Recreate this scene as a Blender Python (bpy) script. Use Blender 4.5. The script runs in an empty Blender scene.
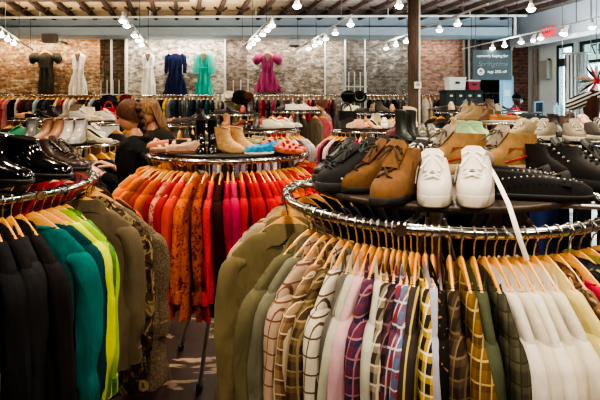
import bpy, math, random
from mathutils import Vector, Matrix, noise
R = math.radians
PI = math.pi
C = bpy.context.scene.collection
rnd = random.Random(7)
F, YH, H = 470.0, 110.0, 1.60          # focal length in pixels, horizon row, eye height (m)


def at(px, py, Y):
    return Vector(((px - 300) / F * Y, Y, H - (py - YH) / F * Y))


def X_at(px, Y):
    return (px - 300) / F * Y


# ------------------------------------------------------------------ mesh builder
class MB:
    def __init__(s):
        s.v, s.f, s.m = [], [], []
        s.cur = 0

    def face(s, idx):
        s.f.append(idx)
        s.m.append(s.cur)

    def loft(s, rings, cap0=True, cap1=True, closed=True):
        b = len(s.v)
        n = len(rings[0])
        for r in rings:
            s.v.extend(tuple(p) for p in r)
        for i in range(len(rings) - 1):
            for j in range(n if closed else n - 1):
                k = (j + 1) % n
                s.face((b + i * n + j, b + i * n + k, b + (i + 1) * n + k, b + (i + 1) * n + j))
        if cap0:
            s.face(tuple(b + j for j in reversed(range(n))))
        if cap1:
            e = b + (len(rings) - 1) * n
            s.face(tuple(e + j for j in range(n)))

    def box(s, x0, x1, y0, y1, z0, z1):
        b = len(s.v)
        s.v += [(x0, y0, z0), (x1, y0, z0), (x1, y1, z0), (x0, y1, z0), (x0, y0, z1), (x1, y0, z1), (x1, y1, z1), (x0, y1, z1)]
        for q in ((0, 3, 2, 1), (4, 5, 6, 7), (0, 1, 5, 4), (1, 2, 6, 5), (2, 3, 7, 6), (3, 0, 4, 7)):
            s.face(tuple(b + i for i in q))

    def obox(s, c, ax, ay, az):
        b = len(s.v)
        c, ax, ay, az = Vector(c), Vector(ax), Vector(ay), Vector(az)
        for k in (-1, 1):
            for i, j in ((-1, -1), (1, -1), (1, 1), (-1, 1)):
                s.v.append(tuple(c + ax * i + ay * j + az * k))
        for q in ((0, 3, 2, 1), (4, 5, 6, 7), (0, 1, 5, 4), (1, 2, 6, 5), (2, 3, 7, 6), (3, 0, 4, 7)):
            s.face(tuple(b + i for i in q))

    def tube(s, pts, r, n=8, closed=False, ry=None, up=None):
        """tube along pts; r a number or list"""
        pts = [Vector(p) for p in pts]
        m = len(pts)
        rings = []
        ref = Vector(up) if up else None
        for i, p in enumerate(pts):
            if closed:
                t = pts[(i + 1) % m] - pts[i - 1]
            else:
                t = pts[min(i + 1, m - 1)] - pts[max(i - 1, 0)]
            if t.length < 1e-9:
                t = Vector((0, 0, 1))
            t.normalize()
            if ref is None:
                ref = Vector((0, 0, 1)) if abs(t.z) < .9 else Vector((1, 0, 0))
            u = ref - t * ref.dot(t)
            if u.length < 1e-6:
                u = t.orthogonal()
            u.normalize()
            ref = u if up is None else ref
            w = t.cross(u)
            ra = r[i] if isinstance(r, (list, tuple)) else r
            rb = ra if ry is None else (ry[i] if isinstance(ry, (list, tuple)) else ry)
            rings.append([p + u * (ra * math.cos(2 * PI * k / n)) + w * (rb * math.sin(2 * PI * k / n)) for k in range(n)])
        if closed:
            rings.append(rings[0])
            s.loft(rings, False, False)
        else:
            s.loft(rings)

    def lathe(s, prof, n=20, c=(0, 0, 0), a0=0, a1=2 * PI):
        """prof: list of (r, z)"""
        rings = [[(c[0] + r * math.cos(2 * PI * k / n), c[1] + r * math.sin(2 * PI * k / n), c[2] + z) for k in range(n)] for r, z in prof]
        s.loft(rings)

    def ball(s, c, rx, ry=None, rz=None, n=12, m=8, mat=None):
        ry = rx if ry is None else ry
        rz = rx if rz is None else rz
        rings = []
        for i in range(m + 1):
            t = PI * (i + .02) / (m + .04) - PI / 2
            ring = []
            for k in range(n):
                p = Vector((rx * math.cos(t) * math.cos(2 * PI * k / n), ry * math.cos(t) * math.sin(2 * PI * k / n), rz * math.sin(t)))
                if mat:
                    p = mat @ p
                ring.append(p + Vector(c))
            rings.append(ring)
        s.loft(rings)

    def mesh(s, name, mats, smooth=True):
        me = bpy.data.meshes.new(name)
        me.from_pydata([tuple(p) for p in s.v], [], s.f)
        if not isinstance(mats, (list, tuple)):
            mats = [mats]
        for m in mats:
            me.materials.append(m)
        if len(mats) > 1:
            me.polygons.foreach_set('material_index', s.m)
        if smooth:
            me.polygons.foreach_set('use_smooth', [True] * len(me.polygons))
            try:
                me.set_sharp_from_angle(angle=R(50))
            except Exception:
                pass
        me.update()
        return me


def link(name, me, parent=None, loc=None, rot=None, scale=None):
    o = bpy.data.objects.new(name, me)
    C.objects.link(o)
    if parent is not None:
        o.parent = parent
    if loc is not None:
        o.location = loc
    if rot is not None:
        o.rotation_euler = rot
    if scale is not None:
        o.scale = scale if isinstance(scale, (tuple, list)) else (scale,) * 3
    return o


def build(mb, name, mat, parent=None, smooth=True, **k):
    return link(name, mb.mesh(name, mat, smooth), parent, **k)


def empty(name, loc=(0, 0, 0), rz=0):
    o = bpy.data.objects.new(name, None)
    o.empty_display_size = .05
    C.objects.link(o)
    o.location = loc
    o.rotation_euler = (0, 0, rz)
    return o


LABELS = {}


def tag(o, label, cat, group=None):
    if label in LABELS:
        k = 2
        print('DUP LABEL', label)
    LABELS[label] = 1
    n = len(label.split())
    if n < 4 or n > 16:
        print('LABEL WORDS', n, label)
    o['label'] = label
    o['category'] = cat
    if group:
        o['group'] = group
    return o


def struct(o):
    o['kind'] = 'structure'
    return o


# ------------------------------------------------------------------ materials
class NT:
    def __init__(s, name):
        s.mat = bpy.data.materials.new(name)
        s.mat.use_nodes = True
        s.t = s.mat.node_tree
        s.b = s.t.nodes['Principled BSDF']

    def n(s, typ, **kw):
        nd = s.t.nodes.new(typ)
        for k, v in kw.items():
            if k in nd.inputs.keys() if isinstance(k, str) else False:
                nd.inputs[k].default_value = v
            else:
                setattr(nd, k, v)
        return nd

    def l(s, a, b):
        s.t.links.new(a, b)

    def set(s, **kw):
        for k, v in kw.items():
            s.b.inputs[k.replace('_', ' ')].default_value = v

    def obj(s):
        return s.n('ShaderNodeTexCoord').outputs['Object']

    def math(s, op, a, b=None):
        nd = s.n('ShaderNodeMath', operation=op)
        for i, x in enumerate((a, b)):
            if x is None:
                continue
            if isinstance(x, (int, float)):
                nd.inputs[i].default_value = x
            else:
                s.l(x, nd.inputs[i])
        return nd.outputs[0]

    def noise(s, vec, scale, detail=3, rough=.55, dist=0):
        nd = s.n('ShaderNodeTexNoise')
        nd.inputs['Scale'].default_value = scale
        nd.inputs['Detail'].default_value = detail
        nd.inputs['Roughness'].default_value = rough
        nd.inputs['Distortion'].default_value = dist
        if vec is not None:
            s.l(vec, nd.inputs['Vector'])
        return nd.outputs['Fac']

    def ramp(s, fac, stops, interp='LINEAR'):
        nd = s.n('ShaderNodeValToRGB')
        cr = nd.color_ramp
        cr.interpolation = interp
        while len(cr.elements) < len(stops):
            cr.elements.new(.5)
        for e, (p, c) in zip(cr.elements, stops):
            e.position = p
            e.color = (*c[:3], 1) if not isinstance(c, (int, float)) else (c, c, c, 1)
        s.l(fac, nd.inputs[0])
        return nd.outputs[0]

    def mix(s, fac, a, b, mode='MIX'):
        nd = s.n('ShaderNodeMix', data_type='RGBA', blend_type=mode)
        for sock, x in ((nd.inputs[0], fac), (nd.inputs[6], a), (nd.inputs[7], b)):
            if isinstance(x, (int, float)):
                sock.default_value = x
            elif isinstance(x, tuple):
                sock.default_value = (*x[:3], 1)
            else:
                s.l(x, sock)
        return nd.outputs[2]

    def map(s, vec, scale=(1, 1, 1), rot=(0, 0, 0), loc=(0, 0, 0)):
        nd = s.n('ShaderNodeMapping')
        nd.inputs['Scale'].default_value = scale
        nd.inputs['Rotation'].default_value = rot
        nd.inputs['Location'].default_value = loc
        s.l(vec, nd.inputs['Vector'])
        return nd.outputs[0]

    def bump(s, h, strength=.3, dist=.01):
        nd = s.n('ShaderNodeBump')
        nd.inputs['Strength'].default_value = strength
        nd.inputs['Distance'].default_value = dist
        s.l(h, nd.inputs['Height'])
        s.l(nd.outputs[0], s.b.inputs['Normal'])

    def col(s, c):
        if isinstance(c, tuple):
            s.b.inputs['Base Color'].default_value = (*c[:3], 1)
        else:
            s.l(c, s.b.inputs['Base Color'])


def hx(h):
    """sRGB hex to linear"""
    h = h.lstrip('#')
    out = []
    for i in (0, 2, 4):
        c = int(h[i:i + 2], 16) / 255
        out.append(c / 12.92 if c <= .04045 else ((c + .055) / 1.055) ** 2.4)
    return tuple(out)


def sc(c, k):
    return tuple(min(1, x * k) for x in c)


MATS = {}


def simple(name, c, rough=.5, metal=0, var=.12, nscale=30, coat=0, bump=0):
    if name in MATS:
        return MATS[name]
    t = NT(name)
    f = t.noise(t.obj(), nscale)
    t.col(t.ramp(f, [(.3, sc(c, 1 - var)), (.7, sc(c, 1 + var))]))
    t.set(Roughness=rough, Metallic=metal)
    if coat:
        t.set(Coat_Weight=coat)
    if bump:
        t.bump(f, bump, .004)
    MATS[name] = t.mat
    return t.mat


def emit(name, c, s):
    if name in MATS:
        return MATS[name]
    t = NT(name)
    t.col(c)
    t.b.inputs['Emission Color'].default_value = (*c, 1)
    t.b.inputs['Emission Strength'].default_value = s
    MATS[name] = t.mat
    return t.mat


def fabric(kind, *cols, rough=.85, scale=1.0, seed=0):
    key = ('fab', kind, cols, scale, seed)
    if key in MATS:
        return MATS[key]
    t = NT('fabric_' + kind)
    o = t.obj()
    cols = [hx(c) if isinstance(c, str) else c for c in cols]
    sep = t.n('ShaderNodeSeparateXYZ')
    t.l(o, sep.inputs[0])
    x, y, z = sep.outputs
    u = t.math('ADD', t.math('MULTIPLY', x, .4), y)

    def stripes(v, per, duty, off=0.0):
        fr = t.math('FRACT', t.math('ADD', t.math('MULTIPLY', v, 1 / per), 50.0 + off))
        return t.math('LESS_THAN', fr, duty)
    c0 = cols[0]
    base = None
    if kind == 'plain':
        base = None
    elif kind == 'plaid':
        p = .034 * scale
        h1 = t.math('MULTIPLY', stripes(z, p, .45), .55)
        v1 = t.math('MULTIPLY', stripes(u, p * .62, .45), .55)
        m = t.math('MINIMUM', t.math('ADD', h1, v1), 1.0)
        base = t.mix(m, c0, cols[1])
        if len(cols) > 2:
            l1 = t.math('MAXIMUM', stripes(z, p, .1, .68), stripes(u, p * .62, .14, .66))
            base = t.mix(t.math('MULTIPLY', l1, .8), base, cols[2])
    elif kind == 'window':
        p = .036 * scale
        m = t.math('MAXIMUM', stripes(z, p, .1), stripes(u, p * .6, .14))
        base = t.mix(m, c0, cols[1])
    elif kind == 'stripe':
        p = .018 * scale
        u2 = t.math('ADD', t.math('MULTIPLY', x, 1.0 if scale > 2 else .1), y)
        base = t.mix(stripes(u2, p, .22), c0, cols[1])
    elif kind == 'hstripe':
        base = t.mix(stripes(z, .03 * scale, .4), c0, cols[1])
    elif kind == 'floral':
        f = t.noise(o, 42 / scale, 2, .5, 1.2)
        base = t.ramp(f, [(.0, c0), (.50, c0), (.52, cols[1]), (.62, cols[1]), (.64, cols[-1])], 'CONSTANT')
    elif kind == 'camo':
        f = t.noise(t.map(o, (1, 1, .8)), 24 / scale, 2, .5, .8)
        base = t.ramp(f, [(.0, c0), (.42, cols[1]), (.52, cols[2]), (.6, cols[-1])], 'CONSTANT')
    elif kind == 'tweed':
        f = t.noise(o, 160 / scale, 2, .6)
        base = t.ramp(f, [(.42, c0), (.58, cols[1])])
    elif kind == 'dye':
        f = t.noise(o, 7 / scale, 3, .6, 1)
        base = t.ramp(f, [(.35, c0), (.65, cols[1])])
    elif kind == 'knit':
        w = t.noise(t.map(o, (40, 40, 240)), 1, 2)
        base = t.ramp(w, [(.35, c0), (.65, cols[1])])
    big = t.noise(o, 9, 3, .6)
    if base is None:
        base = t.ramp(big, [(.25, sc(c0, .82)), (.75, sc(c0, 1.12))])
    else:
        base = t.mix(.6, base, t.ramp(big, [(.25, (.72,) * 3), (.75, (1, 1, 1))]), 'MULTIPLY')
    t.col(base)
    t.set(Roughness=rough)
    t.b.inputs['Specular IOR Level'].default_value = .12
    try:
        t.b.inputs['Sheen Weight'].default_value = .0
        t.b.inputs['Sheen Roughness'].default_value = .5
    except Exception:
        pass
    wr = t.noise(t.map(o, (1, 1, .3)), 22, 3, .5, .5)
    t.bump(wr, .65, .015)
    MATS[key] = t.mat
    return t.mat


def wood_mat(name, a, b, rough=.4, sx=(4, 30, 30)):
    t = NT(name)
    f = t.noise(t.map(t.obj(), sx), 3, 4, .6, .8)
    t.col(t.ramp(f, [(.3, hx(a)), (.7, hx(b))]))
    t.set(Roughness=rough)
    t.bump(f, .1, .002)
    return t.mat


M_CHROME = simple('chrome', (.62, .61, .58), .16, 1, .05)
M_STEEL = simple('brushed_steel', (.5, .49, .47), .4, 1, .1)
M_HOOK = simple('hook_wire', (.55, .54, .52), .25, 1, .05)
M_HWOOD = wood_mat('hanger_wood', 'c8893e', 'e2aa5c', .35, (8, 60, 60))
M_HWOOD2 = wood_mat('hanger_wood_dark', '3a1518', '4c1e20', .3)
M_SHELF = wood_mat('shelf_board', '2b211b', '41342a', .45, (3, 20, 20))
M_SHELFB = simple('shelf_black', (.013, .013, .013), .4)
M_WHITE = simple('white_paint', hx('d9dbdb'), .5, 0, .05)
M_OFFW = simple('off_white_paint', hx('c9c7c0'), .6, 0, .06)
M_BLACK = simple('black_plastic', (.012, .012, .013), .45)
M_DGREY = simple('dark_grey_metal', (.05, .052, .055), .4, .6)


def add_lamp(name, typ, loc, energy, color=(1, .87, .7), size=.3, rot=None, target=None, spot=None, sizey=None):
    d = bpy.data.lights.new(name, typ)
    d.energy = energy
    d.color = color
    if typ == 'AREA':
        d.size = size
        if sizey:
            d.shape = 'RECTANGLE'
            d.size_y = sizey
        else:
            d.shape = 'DISK'
    else:
        d.shadow_soft_size = size
    if spot:
        d.spot_size = spot
        d.spot_blend = .6
    o = bpy.data.objects.new(name, d)
    C.objects.link(o)
    o.location = loc
    if target is not None:
        o.rotation_euler = (Vector(target) - Vector(loc)).to_track_quat('-Z', 'Y').to_euler()
    elif rot:
        o.rotation_euler = rot
    return o


# ------------------------------------------------------------------ camera, world
cd = bpy.data.cameras.new('camera')
cam = bpy.data.objects.new('camera', cd)
C.objects.link(cam)
cam.location = (0, 0, H)
cam.rotation_euler = (R(90), 0, 0)
cd.sensor_width = 36
cd.lens = F / 600 * 36
cd.shift_y = -(200 - YH) / 600
cd.clip_start = .05
bpy.context.scene.camera = cam
w = bpy.data.worlds.new('world')
bpy.context.scene.world = w
w.use_nodes = True
w.node_tree.nodes['Background'].inputs[0].default_value = (.78, .9, 1, 1)
w.node_tree.nodes['Background'].inputs[1].default_value = 5.0
vs = bpy.context.scene.view_settings
vs.view_transform = 'AgX'
vs.look = 'AgX - High Contrast'
vs.exposure = 0.2

# ------------------------------------------------------------------ room
YB = 12.0
ZC = 3.90
SK = -120 / F                     # the joists, tracks and right wall run towards this direction
RX0 = X_at(528, YB)               # right wall at the back corner


def right_x(Y):
    return RX0 + SK * (Y - YB)


def brick(name, c1, c2, mortar, washc, wash, wscale=1.3, seed=0.0):
    t = NT(name)
    o = t.obj()
    sep = t.n('ShaderNodeSeparateXYZ')
    t.l(o, sep.inputs[0])
    cmb = t.n('ShaderNodeCombineXYZ')
    t.l(sep.outputs[0], cmb.inputs[0])
    t.l(sep.outputs[2], cmb.inputs[1])
    br = t.n('ShaderNodeTexBrick')
    t.l(cmb.outputs[0], br.inputs['Vector'])
    for k, v in (('Scale', 1), ('Mortar Size', .009), ('Brick Width', .23), ('Row Height', .083), ('Bias', -.1), ('Mortar Smooth', .3)):
        br.inputs[k].default_value = v
    br.inputs['Color1'].default_value = (*hx(c1), 1)
    br.inputs['Color2'].default_value = (*hx(c2), 1)
    br.inputs['Mortar'].default_value = (*hx(mortar), 1)
    mo = t.map(o, loc=(seed, seed * 2, seed))
    n1 = t.noise(t.map(mo, (1, 1, 2.0)), 4.2 * wscale, 6, .75)
    n2 = t.noise(mo, .9, 2)
    f = t.math('ADD', t.math('MULTIPLY', n1, .75), t.math('MULTIPLY', n2, .35))
    wf = t.ramp(f, [(max(0, .60 - wash), 0.0), (min(1, .68 - wash), 1.0)])
    wm = t.math('MULTIPLY', wf, .85)
    fine = t.noise(t.map(mo, (1, 1, 2)), 8, 4, .65)
    c = t.mix(wm, br.outputs['Color'], hx(washc))
    c = t.mix(.75, c, t.ramp(fine, [(.40, (.25,) * 3), (.56, (1.0,) * 3)]), 'MULTIPLY')
    t.col(c)
    t.set(Roughness=.9)
    t.bump(br.outputs['Fac'], -.5, .015)
    return t.mat


# floor: dark brown painted boards worn to cream streaks
t = NT('floor_worn')
o_ = t.obj()
n = t.noise(t.map(o_, (1.1, 2.4, 1), loc=(1.7, 0.35, 0)), 1.9, 5, .62, .7)
t.col(t.ramp(n, [(.0, hx('26140e')), (.54, hx('341c14')), (.57, hx('a8917a')), (.75, hx('c4b098'))]))
t.set(Roughness=.45)
MB_ = MB()
MB_.box(-9.5, 11, -4.5, YB + .4, -.1, 0)
struct(build(MB_, 'floor', t.mat, smooth=False))
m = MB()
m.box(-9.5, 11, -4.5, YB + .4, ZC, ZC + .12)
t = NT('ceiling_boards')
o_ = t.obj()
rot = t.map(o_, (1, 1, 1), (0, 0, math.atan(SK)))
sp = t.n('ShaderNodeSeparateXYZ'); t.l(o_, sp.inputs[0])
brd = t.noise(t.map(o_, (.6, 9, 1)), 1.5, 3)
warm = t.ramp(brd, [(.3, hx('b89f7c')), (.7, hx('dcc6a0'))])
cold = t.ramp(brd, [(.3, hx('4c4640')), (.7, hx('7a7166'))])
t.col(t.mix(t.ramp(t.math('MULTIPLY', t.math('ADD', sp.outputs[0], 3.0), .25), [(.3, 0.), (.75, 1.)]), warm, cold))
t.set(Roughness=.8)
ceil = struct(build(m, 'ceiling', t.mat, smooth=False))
M_JOIST = wood_mat('joist_wood', '2e211c', '4a372c', .8, (1, 1, 1))
dirv = Vector((SK, 1, 0)).normalized()
side = Vector((dirv.y, -dirv.x, 0))
for i in range(-6, 30):
    px = 14 + i * 20.3
    p1 = at(px, 22, 11.5)
    p0 = p1 + dirv * -4.2
    if p0.x > right_x(p0.y) - .6:
        continue
    c = (p0 + p1) / 2
    c.z = ZC - .05
    j = MB()
    j.obox(c, side * .036, dirv * 2.1, (0, 0, .05))
    jo = build(j, 'joist', M_JOIST, ceil, False)
    # herringbone bridging: two small struts on each side of the joist
    q = p1 + dirv * -1.05
    for s_ in (-1, 1):
        b = MB()
        a = Vector((q.x, q.y, ZC - .09)) + side * .036 * s_
        e = Vector((q.x, q.y, ZC - .015)) + side * .15 * s_
        b.tube([a, e], .024, 6)
        build(b, 'bridging', M_JOIST, jo, False)

secs = [
    (-60, 100, 0, ('84593f', '9c7756', '8f7f66', 'cfc09c', .05)),
    (100, 127, .25, ('54433a', '6b574a', '6a6158', '8a7f74', -.04)),
    (127, 225, .0, ('83766a', 'a09486', '8d867b', 'd6cfc0', .08)),
    (225, 247, .06, ('6b5c50', '7d6d60', '7d7468', 'a0968a', .02)),
    (247, 325, 0, ('75675a', '8e8172', '7d7469', 'c4bcae', .05)),
    (325, 345, .05, ('8e8374', '9d9283', '9c9487', 'c2bbad', .06)),
    (345, 420, 0, ('5a534c', '716a61', '736d65', 'aeaaa2', .01)),
    (420, 463, .0, ('7d5645', '966c58', '8b7a6c', 'b49f8d', -.06)),
    (463, 482, .1, ('5b4a42', '6a574c', '5e564e', '8d8378', -.1)),
    (513, 530, .0, ('7b4d42', '93645a', '8a766c', 'a99388', -.1)),
]
for k, (a, b, dy, (c1, c2, mo, wc, ws)) in enumerate(secs):
    m = MB()
    m.box(X_at(a, YB), X_at(b, YB) if b != 530 else RX0 + .3, YB + dy, YB + .5, 0, ZC)
    struct(build(m, 'wall_back', brick('brick_%d' % k, c1, c2, mo, wc, ws, 1.3, k * 3.1), smooth=False))
m = MB()      # over the doorway
m.box(X_at(482, YB), X_at(513, YB), YB + .05, YB + .5, 2.5, ZC)
struct(build(m, 'wall_back', brick('brick_over_door', '5b4a42', '6a574c', '5e564e', '8d8378', -.1), smooth=False))
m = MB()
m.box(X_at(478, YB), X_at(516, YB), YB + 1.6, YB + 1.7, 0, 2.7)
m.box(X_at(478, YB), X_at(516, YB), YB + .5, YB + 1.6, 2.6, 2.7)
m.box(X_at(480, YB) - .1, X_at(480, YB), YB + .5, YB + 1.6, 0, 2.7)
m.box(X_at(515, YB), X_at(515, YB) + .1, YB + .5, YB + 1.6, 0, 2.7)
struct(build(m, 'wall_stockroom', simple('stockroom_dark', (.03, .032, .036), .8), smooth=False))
m = MB()
m.box(-9.6, -9.4, -4.5, YB + .4, 0, ZC)
struct(build(m, 'wall_left', simple('left_wall_paint', hx('7a6c5a'), .8, 0, .1, 4), smooth=False))
m = MB()
m.box(-9.5, 11, -4.7, -4.5, 0, ZC)
struct(build(m, 'wall_front', simple('front_wall_paint', hx('4a4238'), .8, 0, .1, 4), smooth=False))

# soffits at the back wall (white painted, in two steps)
M_SOFF = simple('soffit_paint', hx('a6b7c4'), .7, 0, .06, 3)
for k, (y0, z0, z1) in enumerate(((11.55, 3.57, ZC), (11.3, 3.40, 3.59))):
    m = MB()
    m.box(-9.4, X_at(512, y0), y0, YB, z0, z1)
    struct(build(m, 'trim_%d' % (k + 1), M_SOFF, smooth=False))


# ---- right wall, built along its own direction: s metres from the back corner towards the camera
def RW(s, off, z):
    """s along the wall from the back corner, off into the room, z"""
    p = Vector((RX0, YB, 0)) - dirv * s - side * off
    p.z = z
    return p


def rbox(mb, s0, s1, o0, o1, z0, z1):
    b = len(mb.v)
    for z in (z0, z1):
        for s_, o in ((s0, o0), (s1, o0), (s1, o1), (s0, o1)):
            mb.v.append(tuple(RW(s_, o, z)))
    for q in ((0, 3, 2, 1), (4, 5, 6, 7), (0, 1, 5, 4), (1, 2, 6, 5), (2, 3, 7, 6), (3, 0, 4, 7)):
        mb.face(tuple(b + i for i in q))


def s_of(px):
    """distance along the right wall of the point seen at picture column px"""
    # X = RX0 - SK'*..., solve (px-300)/F*Y = right_x(Y)
    k = (px - 300) / F
    Y = (RX0 - SK * YB) / (k - SK)
    return (YB - Y) / dirv.y


S1, S2, S3, S4 = s_of(556), s_of(573.5), s_of(577), s_of(690)
M_RW = simple('right_wall_paint', hx('c6c8c8'), .7, 0, .07, 3)
m = MB()
rbox(m, -.3, S1, -.25, 0, 0, ZC)
rbox(m, S1, S2, -.25, 0, 3.12, ZC)
rbox(m, S2, S3 + .04, -.25, 0, 0, ZC)
rbox(m, S3, S4, -.25, 0, 0, .45)
rbox(m, S3, S4, -.25, 0, 3.12, ZC)
rbox(m, S4, 17, -.25, 0, 0, ZC)
struct(build(m, 'wall_right', M_RW, smooth=False))
m = MB()
rbox(m, -.3, 16.5, 0, .42, 3.22, ZC)
struct(build(m, 'trim_3', simple('beam_paint', hx('b4bac0'), .7, 0, .06, 3), smooth=False))
m = MB()
rbox(m, .1, 16.4, .30, .46, 3.16, 3.24)
struct(build(m, 'trim_4', M_WHITE, smooth=False))
# glass
t = NT('window_glass')
t.t.nodes.remove(t.b)
tr = t.n('ShaderNodeBsdfTransparent'); tr.inputs[0].default_value = (.86, .98, .96, 1)
gl = t.n('ShaderNodeBsdfGlossy'); gl.inputs['Roughness'].default_value = .03
mx = t.n('ShaderNodeMixShader')
mx.inputs[0].default_value = .06; t.l(tr.outputs[0], mx.inputs[1]); t.l(gl.outputs[0], mx.inputs[2])
t.l(mx.outputs[0], t.t.nodes['Material Output'].inputs[0])
M_GLASS = t.mat
# glazed door with a transom
dr = struct(empty('door_1'))
m = MB()
for a, b, z0, z1 in ((S1, S1 + .07, 0, 3.12), (S2 - .07, S2, 0, 3.12), (S1, S2, 3.05, 3.12), (S1, S2, 2.62, 2.80), (S1, S2, 0, .2)):
    rbox(m, a, b, -.14, -.02, z0, z1)
build(m, 'door_frame', M_DGREY, dr, False)
m = MB(); rbox(m, S1 + .07, S2 - .07, -.09, -.08, .2, 2.62); build(m, 'pane', M_GLASS, dr, False)
m = MB(); rbox(m, S1 + .07, S2 - .07, -.09, -.08, 2.80, 3.05); build(m, 'transom_pane', M_GLASS, dr, False)
m = MB(); rbox(m, S2 - .12, S2 - .09, -.02, .05, .95, 1.25); build(m, 'handle', M_STEEL, dr, False)
wn = struct(empty('window_1'))
m = MB()
for a, b, z0, z1 in ((S3 + .04, S3 + .1, .45, 3.12), (S4 - .06, S4, .45, 3.12), (S3, S4, 3.05, 3.12), (S3, S4, .45, .52), (S3, S4, 2.62, 2.69), (S3 + 2.2, S3 + 2.26, .45, 3.12)):
    rbox(m, a, b, -.14, -.04, z0, z1)
build(m, 'window_frame', M_DGREY, wn, False)
m = MB(); rbox(m, S3 + .1, S4 - .06, -.10, -.09, .52, 2.62); build(m, 'pane', M_GLASS, wn, False)
m = MB(); rbox(m, S3 + .1, S4 - .06, -.10, -.09, 2.69, 3.05); build(m, 'transom_pane', M_GLASS, wn, False)


def text(body, size, mat, parent, name, ext=.003, shear=0, align='CENTER'):
    cu = bpy.data.curves.new(name, 'FONT')
    cu.body = body
    cu.size = size
    cu.extrude = ext
    cu.shear = shear
    cu.align_x = align
    cu.align_y = 'CENTER'
    cu.materials.append(mat)
    tmp = bpy.data.objects.new('tmp_text', cu)
    C.objects.link(tmp)
    me = bpy.data.meshes.new_from_object(tmp.evaluated_get(bpy.context.evaluated_depsgraph_get()))
    bpy.data.objects.remove(tmp)
    if not me.materials:
        me.materials.append(mat)
    return link(name, me, parent)


def wall_rot():
    # text that reads from inside: local x along wall towards the camera... seen from the room, left is the back corner
    return (R(90), 0, math.atan2(-dirv.y, -dirv.x))


# number painted on the transom, read from the street, so reversed from inside
nm = text('47', .34, simple('number_grey', hx('5d6a70'), .6), wn, 'lettering')
nm.location = RW(s_of(594), -.085, 2.90)
nm.rotation_euler = wall_rot()
nm.scale = (-1, 1, 1)
# street outside
m = MB()
rbox(m, -6, 24, -14, -.26, -.12, -.02)
struct(build(m, 'street_pavement', simple('pavement', hx('9aa0a2'), .9, 0, .1, 3), smooth=False))
m = MB()
rbox(m, -8, 26, -15, -14, 0, 1.9)
struct(build(m, 'exterior_wall', simple('far_facade', hx('5f7a74'), .9, 0, .3, 1), smooth=False))

# ------------------------------------------------------------------ overhead fittings
ZT = 3.04
M_TRACK = simple('track_white', hx('a9aaa8'), .4, 0, .03)
M_SHADE = NT('lamp_shade')
M_SHADE.col(hx('f1efe8')); M_SHADE.set(Roughness=.35)
M_SHADE.b.inputs['Emission Color'].default_value = (1, .93, .82, 1)
M_SHADE.b.inputs['Emission Strength'].default_value = .35
M_SHADE = M_SHADE.mat
M_BULB = emit('bulb_glow', (1, .92, .8), 30)
spot_n = 0


def spotlight(loc, drop, label, s=.56, track=True):
    """white bell lamp: neck, shade, bulb"""
    o = empty('spotlight', loc)
    tag(o, label, 'spotlight', 'white spotlights under the ceiling')
    m = MB()
    m.tube([(0, 0, 0), (0, 0, -drop)], .014, 8)
    m.lathe([(.02, -drop + .06), (.034, -drop + .05), (.034, -drop - .03), (.02, -drop - .035)], 12)
    build(m, 'neck', M_TRACK, o)
    m = MB()
    m.lathe([(.03, -drop - .02), (.05, -drop - .04), (.062, -drop - .09), (.095, -drop - .14), (.105, -drop - .155), (.095, -drop - .152), (.055, -drop - .09), (.03, -drop - .05)], 16)
    build(m, 'shade', M_SHADE, o)
    m = MB()
    m.ball((0, 0, -drop - .165), .088, .088, .055, 14, 8)
    build(m, 'bulb', M_BULB, o)
    o.scale = (s,) * 3
    return o


def tpoint(px, py, z):
    Y = F * (z - H) / (YH - py)
    return Vector((X_at(px, Y), Y, z))


tracks = [
    ('over the grey dress', (0, 27), (33, 50), [(10, 40), (19.6, 44), (30, 48)]),
    ('beside the white slip dress', (123, 12), (150, 49.5), [(124.5, 23.6), (129, 30), (134.5, 39.5), (137.5, 44), (140.5, 48.5)]),
    ('running down towards the plum dress', (272, 17), (240, 50), [(268, 27), (260, 33.6), (254, 38), (249, 43), (244.5, 47), (241, 50.6)]),
    ('crossing above the dark wall vent', (352, 15), (294, 51.5), [(344, 28.4), (327, 37), (317, 42.4), (310.5, 45.6), (303, 48.5), (296, 52)]),
    ('passing behind the wooden column', (488, 4), (362, 51), [(452, 28), (432, 34), (394, 45), (381, 48.4), (370, 51.6)]),
    ('above the hanging dark sign', (600, 17), (462, 49), [(585, 31), (552, 37), (529, 41.6), (507, 45.6), (488, 49), (472, 51.4)]),
]
ords = ['first', 'second', 'third', 'fourth', 'fifth', 'sixth', 'seventh']
TPOS = []
for lab, a, b, heads in tracks:
    zt = ZT
    pa, pb = tpoint(a[0], a[1], zt), tpoint(b[0], b[1], zt)
    m = MB()
    d = (pb - pa).normalized()
    sd = Vector((d.y, -d.x, 0))
    m.obox((pa + pb) / 2, d * ((pb - pa).length / 2), sd * .012, (0, 0, .011))
    tr_ = link('lamp_track', m.mesh('lamp_track', M_TRACK, False))
    tag(tr_, 'thin white lamp track ' + lab, 'lamp track', 'ceiling lamp tracks')
    for f in (.12, .5, .9):
        m = MB()
        p = pa.lerp(pb, f)
        m.tube([p, (p.x, p.y, ZC - .004)], .006, 5)
        build(m, 'suspension_wire', M_DGREY, tr_)
    for i, (hx_, hy_) in enumerate(heads):
        # the lamp hangs under the bar: find the point of the bar under which the bulb shows at (hx_, hy_)
        drop = .08
        p = tpoint(hx_, hy_ - 3, zt - .15)
        f = max(0, min(1, (p - pa).dot(d) / (pb - pa).length))
        q = pa.lerp(pb, f)
        spotlight(q, drop, 'white bell spotlight, %s from the near end of the track %s' % (ords[i], lab.replace('running down towards', 'towards').replace('crossing above the', 'above the').replace('passing behind', 'behind')))
        TPOS.append(q)
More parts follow.
